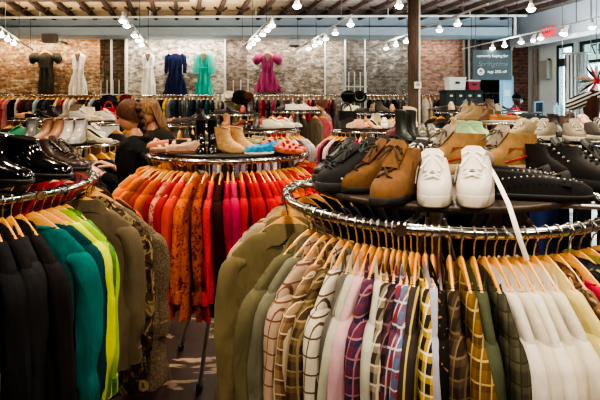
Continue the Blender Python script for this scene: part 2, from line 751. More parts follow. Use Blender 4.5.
for px, py, ww in ((297, 3, 'in the middle of the ceiling edge'), (399, 3, 'beside the wooden column top'), (531, 6, 'right of the column at the top edge')):
    p = at(px, py - 6, 6.0)
    o = spotlight(Vector((p.x, p.y, p.z)), .05, 'large white bell lamp hanging ' + ww)
    m = MB(); m.tube([(0, 0, 0), (0, 0, ZC - p.z)], .006, 5)
    build(m, 'cord', M_DGREY, o)

# sprinkler pipe, duct, cross beam
m = MB()
m.tube([at(-20, 17.5, 10.6), at(527, 15.5, 10.6)], .028, 10)
m.tube([at(515, 15.5, 10.6), at(515, 37, 10.6)], .03, 10)
for px in (40, 150, 256, 388, 470):
    p = at(px, 17, 10.6)
    m.tube([p, (p.x, p.y, ZC - .004)], .01, 6)
tag(build(m, 'sprinkler_pipe', M_OFFW), 'long pale pipe running across under the ceiling joists', 'pipe')
m = MB()
pts = []
x0, x1 = X_at(205, 8.4), X_at(448, 8.4)
N = 90
rr = []
for i in range(N + 1):
    pts.append((x0 + (x1 - x0) * i / N, 8.4, 3.78))
    rr.append(.20 + (.012 if i % 3 == 0 else 0))
m.tube(pts, rr, 20)
tag(build(m, 'air_duct', simple('duct_steel', hx('a29a90'), .4, .5, .1, 4)), 'round ribbed metal air duct along the top of the ceiling', 'duct')
m = MB()
m.box(-9.4, X_at(190, 9.6), 9.4, 9.6, ZC - .09, ZC)
jo = build(m, 'cross_beam', M_JOIST, ceil, False)

# wooden column
YC_ = 8.0
m = MB()
pts, rads = [], []
for i in range(25):
    z = ZC * i / 24
    pts.append((X_at(413, YC_), YC_, z))
    rads.append(.088 + .006 * math.sin(i * 2.1))
m.tube(pts, rads, 14)
struct(build(m, 'wooden_column', wood_mat('column_wood', '33271e', '574538', .8, (14, 14, 1.5))))
m = MB()
m.tube([(X_at(419.3, YC_ - .02), YC_ - .02, 0), (X_at(419.3, YC_ - .02), YC_ - .02, ZC)], .018, 8)
tag(build(m, 'conduit_pipe', M_OFFW), 'thin pale conduit running up beside the wooden column', 'pipe')
o = empty('thermostat', at(418, 85, YC_ - .12))
tag(o, 'small white square control box on the wooden column', 'thermostat')
m = MB(); m.box(-.055, .055, 0, .04, -.055, .055); build(m, 'casing', M_WHITE, o, False)
m = MB(); m.box(-.03, .03, -.004, 0, -.02, .03); build(m, 'screen', simple('thermo_screen', hx('8b908c'), .4), o, False)

# wall boxes and pipes on the brick
o = empty('wall_speaker', at(50, 38.5, 11.2))
tag(o, 'grey box speaker mounted high on the warm lit brick', 'speaker')
m = MB(); m.box(-.02, .02, .0, .8, -.03, .03); build(m, 'bracket', M_DGREY, o, False)
m = MB(); m.box(-.15, .15, -.1, .1, -.10, .10); build(m, 'cabinet', simple('speaker_grey', hx('77706e'), .6), o, False)
m = MB(); m.box(-.13, .13, -.108, -.1, -.085, .085); build(m, 'grille', simple('speaker_grille', hx('635d5c'), .9, 0, .3, 300), o, False)
o = empty('wall_vent', at(294.5, 41.5, 11.9))
tag(o, 'dark louvred vent high on the brick right of the plum dress', 'vent')
m = MB(); m.box(-.13, .13, -.03, .1, -.09, .09); build(m, 'frame', M_DGREY, o, False)
m = MB()
for i in range(6):
    m.box(-.115, .115, -.045, -.03, -.075 + i * .028, -.06 + i * .028)
build(m, 'louvre', simple('louvre', hx('4a463f'), .7), o, False)
for px, y0, y1, lab, mt, r_ in ((111.5, 35, 97, 'white pipe running down the dark brick recess', M_OFFW, .03), (126.3, 34, 97, 'white pipe on the edge of the dark brick recess', M_WHITE, .045),
                          (225, 36, 97, 'pale pipe left of the plum dress brick', M_OFFW, .025), (325, 37, 97, 'thin pale pipe right of the dark wall vent', M_OFFW, .02),
                          (345, 38, 97, 'grey pipe on the speckled brick beside the tall rods', M_STEEL, .03), (365, 38, 97, 'slim pale pipe on the speckled grey brick', M_OFFW, .018),
                          (464, 38, 120, 'brown pipe at the edge of the red brick', simple('brown_pipe', hx('6b5a50'), .6), .035), (469, 38, 120, 'grey pipe left of the hanging sign', simple('grey_pipe', hx('8a8580'), .5), .03),
                          (475, 38, 120, 'dark pipe nearest the hanging sign', M_DGREY, .04), (534, 45, 118, 'tall grey pipe right of the red brick', simple('grey_pipe2', hx('9a9088'), .5), .03),
                          (538.5, 45, 118, 'tall brownish pipe beside the electrical box', simple('brown_pipe2', hx('85776b'), .5), .035)):
    m = MB()
    Y = 11.93
    if px > 528:
        s_ = s_of(px)
        p0, p1 = RW(s_, .06, at(px, y0, 11).z), RW(s_, .06, .0)
        m.tube([p0, p1], r_, 8)
    else:
        m.tube([at(px, y0, Y), at(px, y1 + 40, Y)], r_, 8)
    tag(build(m, 'wall_pipe', mt), lab, 'pipe')
# bent conduit over the red brick
m = MB()
m.tube([at(511, 120, 11.9), at(511, 52, 11.9), at(512, 47.5, 11.9), at(514.5, 45.5, 11.9), at(528, 44.5, 11.9)], .035, 8)
tag(build(m, 'bent_conduit', M_OFFW), 'white conduit bending over beside the hanging sign', 'pipe')
o = empty('electrical_box', RW(s_of(548), .0, at(548, 68, 10.9).z), math.atan2(-dirv.y, -dirv.x))
tag(o, 'grey electrical box on the wall beside the glass door', 'electrical box')
m = MB(); m.box(-.13, .13, -.13, 0, -.22, .22); build(m, 'casing', simple('elec_grey', hx('a7a49c'), .5), o, False)
m = MB(); m.box(-.11, .11, -.145, -.13, -.2, .2); build(m, 'door', simple('elec_grey2', hx('98958d'), .5), o, False)

# EXIT sign on the beam, lamps clipped under it
o = empty('exit_sign', RW(s_of(565.5), .46, at(565.5, 29.5, 10.4).z), math.atan2(-dirv.y, -dirv.x))
tag(o, 'red EXIT sign on the grey beam above the glass door', 'exit sign')
m = MB(); m.box(-.15, .15, -.06, .03, -.10, .10); build(m, 'housing', emit('exit_red', hx('e8485c'), .7), o, False)
tx = text('EXIT', .12, simple('exit_letters', hx('8c1222'), .5), o, 'lettering')
tx.location = (0, -.062, 0); tx.rotation_euler = (R(90), 0, 0)

# hanging dark sign
YS = 10.0
o = empty('hanging_sign', at(492, 65, YS))
tag(o, 'dark slate hanging sign with white lettering over the counter', 'sign')
wS, hS = 38.5 / F * YS / 2, 30 / F * YS / 2
m = MB(); m.box(-wS, wS, -.015, .015, -hS, hS)
build(m, 'board', simple('slate_board', hx('4a5a64'), .6, 0, .08, 5), o, False)
M_LET = emit('sign_letters', hx('e8eef0'), .25)
M_SCR = simple('script_letters', hx('7d8b93'), .6)
for body, sz, z, x, mt, sh in (('currently buying for', .083, .19, 0, M_LET, 0), ('Springtime', .15, .02, 0, M_SCR, .45), ('tags 25% off', .083, -.145, .10, M_LET, 0)):
    q = text(body, sz, mt, o, 'lettering', .004, sh)
    q.location = (x, -.018, z); q.rotation_euler = (R(90), 0, 0)
m = MB()
rg = [(-.245 + .062 * math.cos(a), -.02, -.145 + .062 * math.sin(a)) for a in [2 * PI * i / 24 for i in range(24)]]
m.tube(rg, .012, 6, closed=True)
m.tube([(-.245 + .03 * math.cos(a), -.02, -.14 + .03 * math.sin(a)) for a in [PI + PI * i / 8 for i in range(9)]], .008, 6)
m.ball((-.265, -.02, -.125), .008); m.ball((-.225, -.02, -.125), .008)
build(m, 'emblem', M_LET, o)
m = MB()
for sx in (-.85, .85):
    m.tube([(wS * sx, 0, hS), (wS * sx, 0, ZC - at(492, 65, YS).z)], .006, 5)
build(m, 'hanging_wire', M_DGREY, o)

# ------------------------------------------------------------------ garments and hangers
def sh(x):
    """drop of the hanger's top line below the ring at x metres from the hook"""
    return .068 + .118 * (abs(x) / .165) ** 1.3


def spow(c, p):
    return math.copysign(abs(c) ** p, c)


def hanger_meshes(dark=False, half=.163):
    m = MB()
    rings = []
    n = 20
    for i in range(n + 1):
        x = -half + 2 * half * i / n
        d = sh(x)
        e = abs(x) / half
        thick = .0078 + .001 * e
        tall = (.021 + .007 * (1 - e ** 2)) * (1 if e < .99 else .5)
        yb = .004 * e * e
        cz = -d - tall * .35
        rings.append([(x, yb + thick * math.cos(a), cz + tall * math.sin(a)) for a in [2 * PI * k / 10 for k in range(10)]])
    m.loft(rings)
    wood = m.mesh('hanger_wood', M_HWOOD2 if dark else M_HWOOD)
    m = MB()
    pts = [(0, 0, -.07), (0, 0, -.045), (.003, 0, -.032)]
    r0 = .0175
    for i in range(12):
        a = -PI / 2 + .5 + (PI * 1.45) * i / 11
        pts.append((r0 * math.cos(a), 0, r0 * math.sin(a) - .002))
    m.tube(pts, .0022, 6)
    hook = m.mesh('hanger_hook', M_HOOK)
    m = MB()
    both = MB()
    both.v, both.f, both.m = [], [], []
    return wood, hook


HW, HH = hanger_meshes()
HWD, _ = hanger_meshes(True)
# one-mesh hanger for far rails
m = MB()
rings = []
for i in range(9):
    x = -.16 + .04 * i
    d = sh(x)
    rings.append([(x, .011 * a, -d - .012 + .027 * b) for a, b in ((1, 1), (-1, 1), (-1, -1), (1, -1))])
m.loft(rings)
m.tube([(0, 0, .012), (0, 0, -.07)], .003, 4)
HFAR = m.mesh('hanger_far', simple('hanger_far_wood', hx('dba455'), .4), False)


def body_mesh(seed, W=.20, L=.66, T=.02, neck=.080, hem=None, fold=.010, nf=3, waist=0., straps=False, puff=0, flare=None):
    """torso cloth on a hanger: levels from the neck along the shoulder slope down to the hem"""
    r = random.Random(seed)
    n = 44
    hem = W * 1.06 if hem is None else hem
    ph = [r.uniform(0, 6.28) for _ in range(6)]
    lv = []
    for w_ in (neck * .86, neck, W * .6, W * .72, W * .86, W * .96):
        if w_ > neck * 1.01 and w_ < neck * 1.12:
            continue
        e = w_ / W
        lv.append((sh(w_) - (.027 if w_ > neck * 1.1 else .016 if w_ > neck * .9 else .006), w_, .017 + (max(T, .018) - .017) * e))
    lv.sort()
    d0 = sh(W) + .012
    steps = 14
    for i in range(steps + 1):
        f = i / steps
        d = d0 + (L - d0) * f
        ww = W + (hem - W) * f ** 1.2 - waist * math.sin(PI * min(1, f * 1.6)) * (1 if f < .63 else 0)
        if flare:
            ww = W + (flare - W) * max(0, (f - .35) / .65) ** 1.2 - waist * math.sin(PI * min(1, f / .7)) * (1 if f < .7 else 0)
        lv.append((d, ww, T * (1 + .25 * f)))
    rings = []
    for d, w_, t_ in lv:
        A = fold * max(0, min(1, (d - .14) / .35))
        ring = []
        wj = w_ * (1 + .025 * math.sin(d * 21 + ph[0]))
        for k in range(n):
            a = 2 * PI * k / n
            x = wj * spow(math.cos(a), .8)
            y = t_ * spow(math.sin(a), .7)
            fx = x / .2
            y += A * math.sin(nf * fx * 2.2 + ph[1] + d * 3) + A * .5 * math.sin(nf * fx * 4.1 + ph[2] - d * 5)
            y += .012 * (d - .1) * math.sin(ph[3]) / .5
            y += A * 1.1 * noise.noise((x * 11 + seed, d * 5, 3.1)) + A * .7 * noise.noise((x * 26 + seed, d * 9, 7.7))
            zz = -d + (.006 * math.sin(k * 1.7 + ph[4]) if d > L * .9 else 0)
            ring.append((x, y, zz))
        rings.append(ring)
    m = MB()
    # the neck opening: a lip going down inside
    top = [(x * .86, y * .7, z - .035) for x, y, z in rings[0]]
    m.loft([top] + rings, True, True)
    return m


def sleeve_mb(seed, sx, W=.21, L=.56, rx=.042, ry=.027, short=False, puff=0, m=None):
    r = random.Random(seed * 7 + sx)
    s0 = sh(W) - .012
    sway = r.uniform(-.02, .02)
    base = [(W - .055, s0 + .004), (W - .026, s0 + .012), (W - .004, s0 + .045), (W + .004, s0 + .12), (W + .004, s0 + .2)]
    if not short:
        base += [(W + .004 + r.uniform(-.006, .006), s0 + .28), (W + r.uniform(-.006, .010), s0 + .36), (W + r.uniform(-.006, .010), s0 + .42), (W + .002, L), (W + .002, L + .02)]
    else:
        base = base[:4] + [(W + .02, s0 + .16)]
    pts = [(sx * a, sway * max(0, (d - s0)) / .3, -d) for a, d in base]
    k = len(pts)
    wid = [.5, .8, .95, .98, .98, .96, .94, .9, .82, .8][:k]
    if short:
        wid = [.5, .8, 1, 1.1, 1.15]
    if puff:
        wid = [.8, 1.5, 1.9, 1.8, 1.0][:k]
    # Catmull-Rom through the joints
    P_, W_ = [], []
    for i in range(k - 1):
        p0, p1, p2, p3 = [Vector(pts[max(0, min(k - 1, i + q))]) for q in (-1, 0, 1, 2)]
        w0, w1, w2, w3 = [wid[max(0, min(k - 1, i + q))] for q in (-1, 0, 1, 2)]
        for j in range(3):
            u = j / 3
            f = lambda a, b, c, d: .5 * (2 * b + (c - a) * u + (2 * a - 5 * b + 4 * c - d) * u * u + (3 * b - a - 3 * c + d) * u ** 3)
            P_.append(f(p0, p1, p2, p3)); W_.append(f(w0, w1, w2, w3))
    P_.append(Vector(pts[-1])); W_.append(wid[-1])
    pts, wid, k = P_, W_, len(P_)
    m = m or MB()
    n = 16
    rings = []
    ph = r.uniform(0, 6)
    ph2 = r.uniform(0, 6)
    for i, p in enumerate(pts):
        q = Vector(pts[min(i + 1, k - 1)]) - Vector(pts[max(0, i - 1)])
        q.normalize()
        u = Vector((0, 1, 0))
        v = q.cross(u).normalized()
        ring = []
        for j in range(n):
            a = 2 * PI * j / n
            g = min(1, max(0, (i - 4) / 5))
            fo = 1 + g * (.13 * math.sin(3 * a + ph + i * .35) + .08 * math.sin(5 * a - i * .2 + ph2) + .022 * math.sin(i * 1.3 + 2 * a + ph2))
            ring.append(p + v * (rx * wid[i] * fo * math.cos(a)) + u * (ry * (wid[i] if i > 3 else .75 + .04 * i) * fo * math.sin(a)))
        rings.append(ring)
    m.loft(rings)
    return m


def collar_mb(big=1.0):
    m = MB()
    n = 24
    # (a, b, offset below the shoulder line, how far it falls)
    prof = [(.068, .016, .012), (.072, .018, -.012), (.077, .020, -.016), (.085 * big, .024, .0), (.097 * big, .026, .028), (.090 * big, .024, .028), (.076, .020, .006)]
    rings = []
    for a_, b_, d in prof:
        ring = []
        for k in range(n):
            t_ = 2 * PI * k / n
            y = b_ * math.sin(t_)
            x = a_ * math.cos(t_)
            dd = max(sh(x), .090) + d
            if d > .01 and math.sin(t_) > .5 and abs(math.cos(t_)) > .2:
                dd += .022 * big
            if math.sin(t_) < -.3:
                dd -= .014
            ring.append((x, y, -dd))
        rings.append(ring)
    m.loft(rings, False, False)
    return m


# garment styles
ST = {
    'shirt': dict(L=.72, T=.018, collar=1.0, sl='long', cuff=True),
    'jacket': dict(L=.70, T=.025, collar=1.2, sl='long', W=.186, rx=.044, ry=.034),
    'coat': dict(L=.95, T=.025, collar=1.2, sl='long', W=.186, rx=.044, ry=.034),
    'sweater': dict(L=.62, T=.024, collar=0, sl='long', neckband=True, rx=.044, ry=.032),
    'cardigan': dict(L=.80, T=.024, collar=0, sl='long', neckband=True, rx=.044, ry=.032),
    'blouse': dict(L=.62, T=.016, collar=0, sl='long', neckband=True),
    't_shirt': dict(L=.66, T=.016, collar=0, sl='short', neckband=True),
    'dress': dict(L=.98, T=.018, collar=0, sl='short', hem=.26, neckband=True),
    'tank_top': dict(L=.60, T=.016, collar=0, sl=None, neckband=True, W=.15),
}
MESHC = {}


def neckband_mb():
    m = MB()
    pts = []
    for k in range(20):
        t_ = 2 * PI * k / 20
        x = .077 * math.cos(t_); y = .019 * math.sin(t_)
        pts.append((x, y, -(max(sh(x), .100) + (.02 if y > .012 else 0))))
    m.tube(pts, .007, 8, closed=True)
    return m


def gmeshes(style, seed, kw):
    key = (style, seed, tuple(sorted(kw.items())))
    if key in MESHC:
        return MESHC[key]
    s = dict(ST[style]); s.update(kw)
    W = s.get('W', .172)
    b = body_mesh(seed, W, s['L'], s['T'], hem=s.get('hem'), fold=s.get('fold', .014))
    out = {'body': b.mesh(style, [])}
    if s['sl']:
        for sx in (-1, 1):
            out['sleeve%d' % sx] = sleeve_mb(seed, sx, W, s.get('SL', .66), s.get('rx', .038), s.get('ry', .026), s['sl'] == 'short').mesh('sleeve', [])
            if s['sl'] == 'long':
                c = MB()
                L_ = s.get('SL', .66)
                c.tube([(sx * (W + .002), 0, -L_ + .03), (sx * (W + .002), 0, -L_ - .028)], .037, 12, ry=.024, up=(1, 0, 0))
                out['cuff%d' % sx] = c.mesh('cuff', [])
    if s['collar']:
        out['collar'] = collar_mb(s['collar']).mesh('collar', [])
    elif s.get('neckband'):
        out['neckband'] = neckband_mb().mesh('neckband', [])
    if s['collar']:
        pk = MB()
        y = s['T'] * 1.0
        pk.box(-.014, .014, y - .004, y + .012, -s['L'] + .02, -.14)
        out['placket'] = pk.mesh('placket', [], False)
    MESHC[key] = out
    return out


def with_mat(me, mat):
    me = me.copy()
    me.materials.clear()
    me.materials.append(mat)
    return me


NH = [0]
HANGERS = []


def hang(p, rz, style, mat, label, rack, seed=0, grp=None, far=False, hlabel=None, tiltx=0, darkhanger=False, hanger=True, mat2=None, drop=0, **kw):
    """a garment and its hanger hooked at p; local +x along rz"""
    cat = {'t_shirt': 't-shirt', 'tank_top': 'top'}.get(style, style)
    rot = (tiltx, 0, rz)
    if not far:
        ms = gmeshes(style, seed, kw)
        g = link(style, with_mat(ms['body'], mat), None, p, rot)
        for k, me in ms.items():
            if k == 'body':
                continue
            nm_ = k.rstrip('-1')
            par = g
            c = link(nm_, with_mat(me, mat2 if (mat2 and nm_ in ('collar', 'cuff', 'placket', 'neckband')) else mat), par)
    else:
        key = ('far', style, seed % 3)
        if key not in MESHC:
            s = ST[style]
            W = s.get('W', .172)
            b = body_mesh(seed % 3 + 50, W, s['L'], s['T'] + .006, hem=s.get('hem'), fold=.012)
            if s['sl']:
                for sx in (-1, 1):
                    sleeve_mb(seed % 3 + 50, sx, W, .58, .042, .03, s['sl'] == 'short', m=b)
            MESHC[key] = b.mesh(style, [])
        me = MESHC[key].copy()
        me.materials.append(mat)
        g = link(style, me, None, p, rot)
    tag(g, label, cat, grp)
    if hanger:
        hl = hlabel or ('wooden hanger holding the ' + label)
        hl = ' '.join(hl.split()[:16])
        if far:
            h = link('clothes_hanger', HFAR, None, p, rot)
        else:
            h = link('clothes_hanger', HWD if darkhanger else HW, None, p, rot)
            link('hook', HH, h)
        tag(h, hl, 'hanger', 'wooden hangers on the ' + rack)
        NH[0] += 1
    return g


# ------------------------------------------------------------------ round racks
RACKS = {}


def make_rack(key, cx, cy, h, hs, Rr, Rs, label, shelf_mat=None, full=True):
    zr, zs = H - h, H - hs
    o = empty('round_clothes_rack', (cx, cy, 0), .35)
    tag(o, label, 'clothes rack', 'round chrome clothes racks')
    m = MB()
    m.tube([(Rr * math.cos(a), Rr * math.sin(a), zr) for a in [2 * PI * i / 72 for i in range(72)]], .0135, 12, closed=True)
    ring = build(m, 'hanging_ring', M_CHROME, o)
    for i in range(4):
        a = PI / 4 + i * PI / 2
        m = MB()
        m.tube([((Rr - .025) * math.cos(a), (Rr - .025) * math.sin(a), zr), ((Rr + .022) * math.cos(a), (Rr + .022) * math.sin(a), zr)], .015, 8)
        build(m, 'clamp', M_CHROME, ring)
        m = MB()
        m.tube([(0, 0, zr - .02), (Rr * math.cos(a), Rr * math.sin(a), zr)], .009, 8)
        build(m, 'spoke', M_STEEL, o)
    m = MB()
    m.lathe([(.022, .55), (.022, zs - .02), (.05, zs - .02), (.05, zs - .012)], 14)
    build(m, 'post', M_STEEL, o)
    for i in range(4):
        a = PI / 4 + i * PI / 2 + .1
        m = MB()
        m.tube([(.02 * math.cos(a), .02 * math.sin(a), zr - .08), (.17 * math.cos(a), .17 * math.sin(a), .62), (.36 * math.cos(a), .36 * math.sin(a), .012)], [.012, .013, .012], 8)
        lg = build(m, 'leg', M_STEEL, o)
        if full:
            m = MB(); m.lathe([(.018, 0), (.02, .03), (.012, .035)], 10, (.36 * math.cos(a), .36 * math.sin(a), 0))
            build(m, 'foot', M_BLACK, lg)
    m = MB()
    m.lathe([(.001, -.018), (Rs - .004, -.018), (Rs, -.014), (Rs, -.004), (Rs - .004, 0), (.001, 0)], 64, (0, 0, zs))
    build(m, 'shelf', shelf_mat or M_SHELFB, o)
    RACKS[key] = (cx, cy, zr, zs, Rr, Rs)
    return o


make_rack('A', .452, 1.56, .28, .237, .497, .412, 'round chrome rack carrying the white sneakers and button shirts', M_SHELF)
make_rack('B', -1.33, 1.76, .28, .235, .512, .445, 'round chrome rack carrying glossy black boots beside teal clothes')
make_rack('C', -.455, 3.02, .28, .25, .497, .45, 'round chrome rack of red and orange clothes topped with tan boots')
make_rack('D', -2.02, 3.85, .28, .25, .50, .45, 'round rack topped with silver boots behind the glossy black boots')
make_rack('E', 1.21, 4.15, .28, .25, .50, .45, 'round rack topped with dark lace boots behind the tan high-tops')
make_rack('F', -.50, 6.30, .28, .23, .50, .46, 'round rack topped with cream trainers behind the red clothes')
make_rack('G', .92, 6.25, .28, .23, .50, .46, 'round rack of pink clothes topped with peach shoes')
make_rack('H', 2.36, 5.45, .15, .115, .50, .46, 'round rack of tan hangers topped with brown loafers', simple('shelf_grey', hx('8b8a86'), .4))
make_rack('I', 1.72, 2.86, .22, .165, .50, .46, 'round rack topped with beige trainers at the edge of view')
make_rack('J', -3.95, 7.3, .17, .12, .50, .46, 'far round rack with dark shoes under the grey dress')
make_rack('K', -1.72, 7.1, .235, .17, .50, .46, 'round rack behind the two women with yellow hangers')
make_rack('L', -2.55, 5.6, .17, .12, .50, .46, 'far round rack topped with cream shoes left of the women')
make_rack('M', -.05, 9.0, .05, .0, .50, .46, 'small far round rack topped with white shoes')
make_rack('N', 1.35, 8.7, .08, .03, .50, .46, 'far round rack with a dark shelf left of the column')
make_rack('P', 3.1, 8.3, .05, .0, .72, .68, 'wide far round rack with dark shelf under the hanging sign')
make_rack('Q', -1.25, 8.9, .10, .05, .50, .46, 'far round rack topped with dark shoes below the teal dress')
RNAME = {'A': 'rack topped with white sneakers', 'B': 'rack topped with glossy black boots', 'C': 'rack topped with tan boots',
         'D': 'rack topped with silver boots', 'E': 'rack topped with dark lace boots', 'F': 'rack topped with cream trainers',
         'G': 'rack topped with peach shoes', 'H': 'rack topped with brown loafers', 'I': 'rack topped with beige trainers',
         'J': 'far rack under the grey dress', 'K': 'rack behind the two women', 'L': 'far rack left of the women',
         'M': 'far rack topped with white shoes', 'N': 'far rack left of the column', 'P': 'wide rack under the sign', 'Q': 'far rack below the teal dress'}


def phi_at(key, px):
    """angle of the near point of the ring that shows at picture column px"""
    cx, cy, zr, zs, Rr, Rs = RACKS[key]
    k = (px - 300) / F
    # points (kY, Y): (kY-cx)^2+(Y-cy)^2=R^2, near root
    A = k * k + 1
    B = -2 * (k * cx + cy)
    D = cx * cx + cy * cy - Rr * Rr
    q = max(0, B * B - 4 * A * D)
    Y = (-B - math.sqrt(q)) / (2 * A)
    return math.atan2(Y - cy, k * Y - cx)


def on_rack(key, phi, style, mat, desc, seed, far=False, jitter=.05, turn=0, **kw):
    cx, cy, zr, zs, Rr, Rs = RACKS[key]
    r = random.Random(seed * 13 + 5)
    p = Vector((cx + Rr * math.cos(phi), cy + Rr * math.sin(phi), zr))
    lab = desc + ' on the ' + RNAME[key]
    h = 'pale wooden hanger holding the ' + lab if not far else 'wooden hanger of the ' + lab
    return hang(p, phi + R(turn) + r.uniform(-jitter, jitter), style, mat, lab, RNAME[key], seed, 'clothes on the ' + RNAME[key], far, h, r.uniform(-.03, .03), **kw)


P = fabric
# rack A, left to right as hooked along the ring
A_list = [
    (R(163), 'jacket', P('plain', '571d1a'), 'dark red jacket sliver', {}),
    (R(170), 'shirt', P('hstripe', 'a08a70', '7a5548'), 'tan and red striped shirt', {}),
    (R(177), 'shirt', P('plain', 'a3927a'), 'beige shirt', {}),
    (R(189), 'shirt', P('plain', '6f6548'), 'olive khaki overshirt seen from behind', dict(L=.85, W=.185, T=.02, rx=.04, turn=-8, fold=.022)),
    (309, 'jacket', P('plain', '5b573f'), 'dark olive field jacket', {}),
    (317, 'shirt', P('plain', '686758'), 'grey-green shirt', {}),
    (325, 'shirt', P('window', 'a8917c', '6e4a3e'), 'pinkish tan windowpane shirt', {}),
    (333, 'shirt', P('plaid', '8a7354', '5b4030', 'c9b99c'), 'brown and cream plaid shirt', {}),
    (341, 'shirt', P('plaid', '3f3226', '6b5a3d', '8c8060'), 'dark brown plaid shirt', {}),
    (349, 'shirt', P('window', 'bab3a3', '5d4a3e'), 'white shirt with brown windowpane check', {}),
    (357, 'shirt', P('stripe', '55524c', '7b7870'), 'charcoal pinstripe shirt', {}),
    (365, 'shirt', P('plain', '9fa18f'), 'pale sage shirt', {}),
    (372.5, 'shirt', P('plain', 'b6929a'), 'dusty pink shirt', {}),
    (379, 'shirt', P('plaid', '5c2f42', '2c2c48', '9d6a70'), 'plum plaid shirt', {}),
    (386.5, 'shirt', P('plain', 'a9aa9c'), 'pale grey-green shirt with raised collar', {}),
    (393, 'shirt', P('plaid', '3a322c', '8f8270', 'c0b49e'), 'black and cream checked shirt', {}),
    (399, 'shirt', P('plaid', '241c24', '4c2a34', '6a5a5c'), 'dark maroon plaid shirt', {}),
    (405, 'shirt', P('plaid', '79303a', '2c3658', 'b3a7a0'), 'red and navy plaid shirt', {}),
    (411.5, 'shirt', P('plaid', '52688a', '803a44', 'c0c4c8'), 'blue and red plaid shirt', {}),
    (418, 'shirt', P('stripe', '3b3534', 'b8a558'), 'charcoal shirt with yellow stripes', {}),
    (425, 'shirt', P('plaid', '2c2824', 'c2a23a', 'd8d0b8'), 'yellow and black plaid shirt', {}),
    (432, 'shirt', P('plain', '9593a6'), 'lavender grey shirt', {}),
    (439, 'shirt', P('floral', '191715', '191715', '7d6142'), 'black shirt with tan leaf print', dict(darkhanger=True)),
    (449, 'shirt', P('plaid', '2e241c', '4d3f30', '6a5a44'), 'dark brown checked shirt', {}),
    (461, 'shirt', P('plaid', '6c5126', '4a381b', 'a8925c'), 'mustard brown plaid shirt', dict(W=.18)),
    (474, 'shirt', P('plain', '444938'), 'dark green shirt', {}),
    (484, 'shirt', P('plaid', '3a382c', '4d4a3a', '2a281f'), 'dark olive checked shirt', {}),
    (494, 'shirt', P('plain', 'bfbab0'), 'white cotton shirt', {}),
    (504, 'shirt', P('plain', 'b8b1a2'), 'off-white shirt', {}),
    (514, 'shirt', P('plain', 'c6c1b6'), 'bright white shirt', {}),
    (524, 'shirt', P('plain', 'bcb4a1'), 'ivory shirt', {}),
    (534, 'shirt', P('plain', 'c2bcad'), 'pale white linen shirt', {}),
    (546, 'shirt', P('plain', 'c2b478'), 'pale yellow shirt', {}),
    (557, 'shirt', P('floral', '4a3a30', '7a5a40', 'a08a6a'), 'brown floral shirt', {}),
    (568, 'sweater', P('plain', 'a0213c'), 'crimson sweater', {}),
    (579, 'shirt', P('floral', '23262c', '3a4048', 'b0a85a'), 'navy patterned shirt', {}),
    (590, 'shirt', P('plain', '8a8a4a'), 'olive yellow shirt', {}),
    (600, 'shirt', P('plain', '3b2f2a'), 'dark brown shirt', {}),
]
for i, (pos, style, mat, desc, kw) in enumerate(A_list):
    phi = pos if pos < 10 else phi_at('A', pos)
    kw = dict(kw)
    dk = kw.pop('darkhanger', False)
    dg = math.degrees(phi) % 360
    if 'turn' not in kw:
        kw['turn'] = (262 - dg) * (.30 * max(0, min(1, (dg - 205) / 20)) if dg < 262 else .10)
    g = on_rack('A', phi, style, mat, desc, 100 + i, darkhanger=dk, **kw)
    if 'olive khaki' in desc:
        ym = MB()
        ym.tube([(-.20, -.024, -.25), (-.1, -.026, -.262), (0, -.026, -.265), (.1, -.026, -.262), (.20, -.024, -.25)], .0022, 6)
        build(ym, 'yoke_seam', P('plain', '5a5138'), g)
# the far half of the ring, seen through the gap under the shelf
backA = [('black jacket', '141414'), ('dark grey blazer', '2a2a2c'), ('black pinstripe blazer', '1b1c20'), ('dark navy jacket', '1c2030'), ('black coat', '101010'), ('charcoal jacket', '2e2c2a'), ('dark brown jacket', '2e2019')]
for i in range(14):
    d_, c_ = backA[i % 7]
    phi = R(150 - i * 8.4)
    lab = ('nearer ' if i < 7 else 'farther ') + d_ + ' across the ring'
    on_rack('A', phi, 'jacket', P('stripe', c_, '55565a') if 'pinstripe' in d_ else P('plain', c_), lab, 160 + i % 7)

# rack B
B_list = [
    (-40, 'cardigan', P('tweed', '2c2a28', '4a4642'), 'charcoal knit cardigan', {}),
    (-30, 'cardigan', P('knit', '8f8b84', '3f3c39'), 'grey and white marled cardigan', {}),
    (-9, 'jacket', P('plain', '1b1b1d'), 'black jacket', {}),
    (2, 'coat', P('plain', '1d1c1e'), 'long black coat', {}),
    (11, 'sweater', P('plain', '232224'), 'black sweater', {}),
    (20, 'coat', P('plain', '1e1b1c'), 'black wool coat', {}),
    (33, 'sweater', P('plain', '0f5f5c'), 'teal sweatshirt', dict(L=.8, T=.024, W=.185, hem=.21, rx=.042, ry=.034, turn=18, fold=.02)),
    (42, 'sweater', P('plain', '0b3d42'), 'dark teal sweater', dict(turn=18)),
    (51, 'sweater', P('plain', 'b9c41c'), 'lime yellow sweater', dict(L=.8, T=.024, rx=.044, ry=.034, turn=14, hem=.2)),
    (59, 'shirt', P('plain', '8cab28'), 'bright lime green shirt', dict(turn=10)),
    (65.5, 'shirt', P('dye', '5f8f3a', '3a5a2a'), 'green tie-dyed shirt', {}),
    (184, 'jacket', P('plain', '5f5442'), 'taupe jacket with wide collar', dict(W=.172)),
    (192, 'jacket', P('camo', '2b2218', '4a3c28', '8a7a58', '6a5a3c'), 'brown camouflage jacket', dict(W=.195, hem=.215, L=.85)),
    (200, 'cardigan', P('tweed', '5a4c3c', '7a6c58'), 'brown studded cardigan', dict(W=.255, T=.03, hem=.31, L=.9)),
    (205, 'shirt', P('plain', '3a2a24'), 'dark brown shirt', {}),
    (211, 'sweater', P('plain', 'c85a20'), 'orange sweater', {}),
    (217, 'jacket', P('plain', '4a3c34'), 'brown jacket', {}),
]
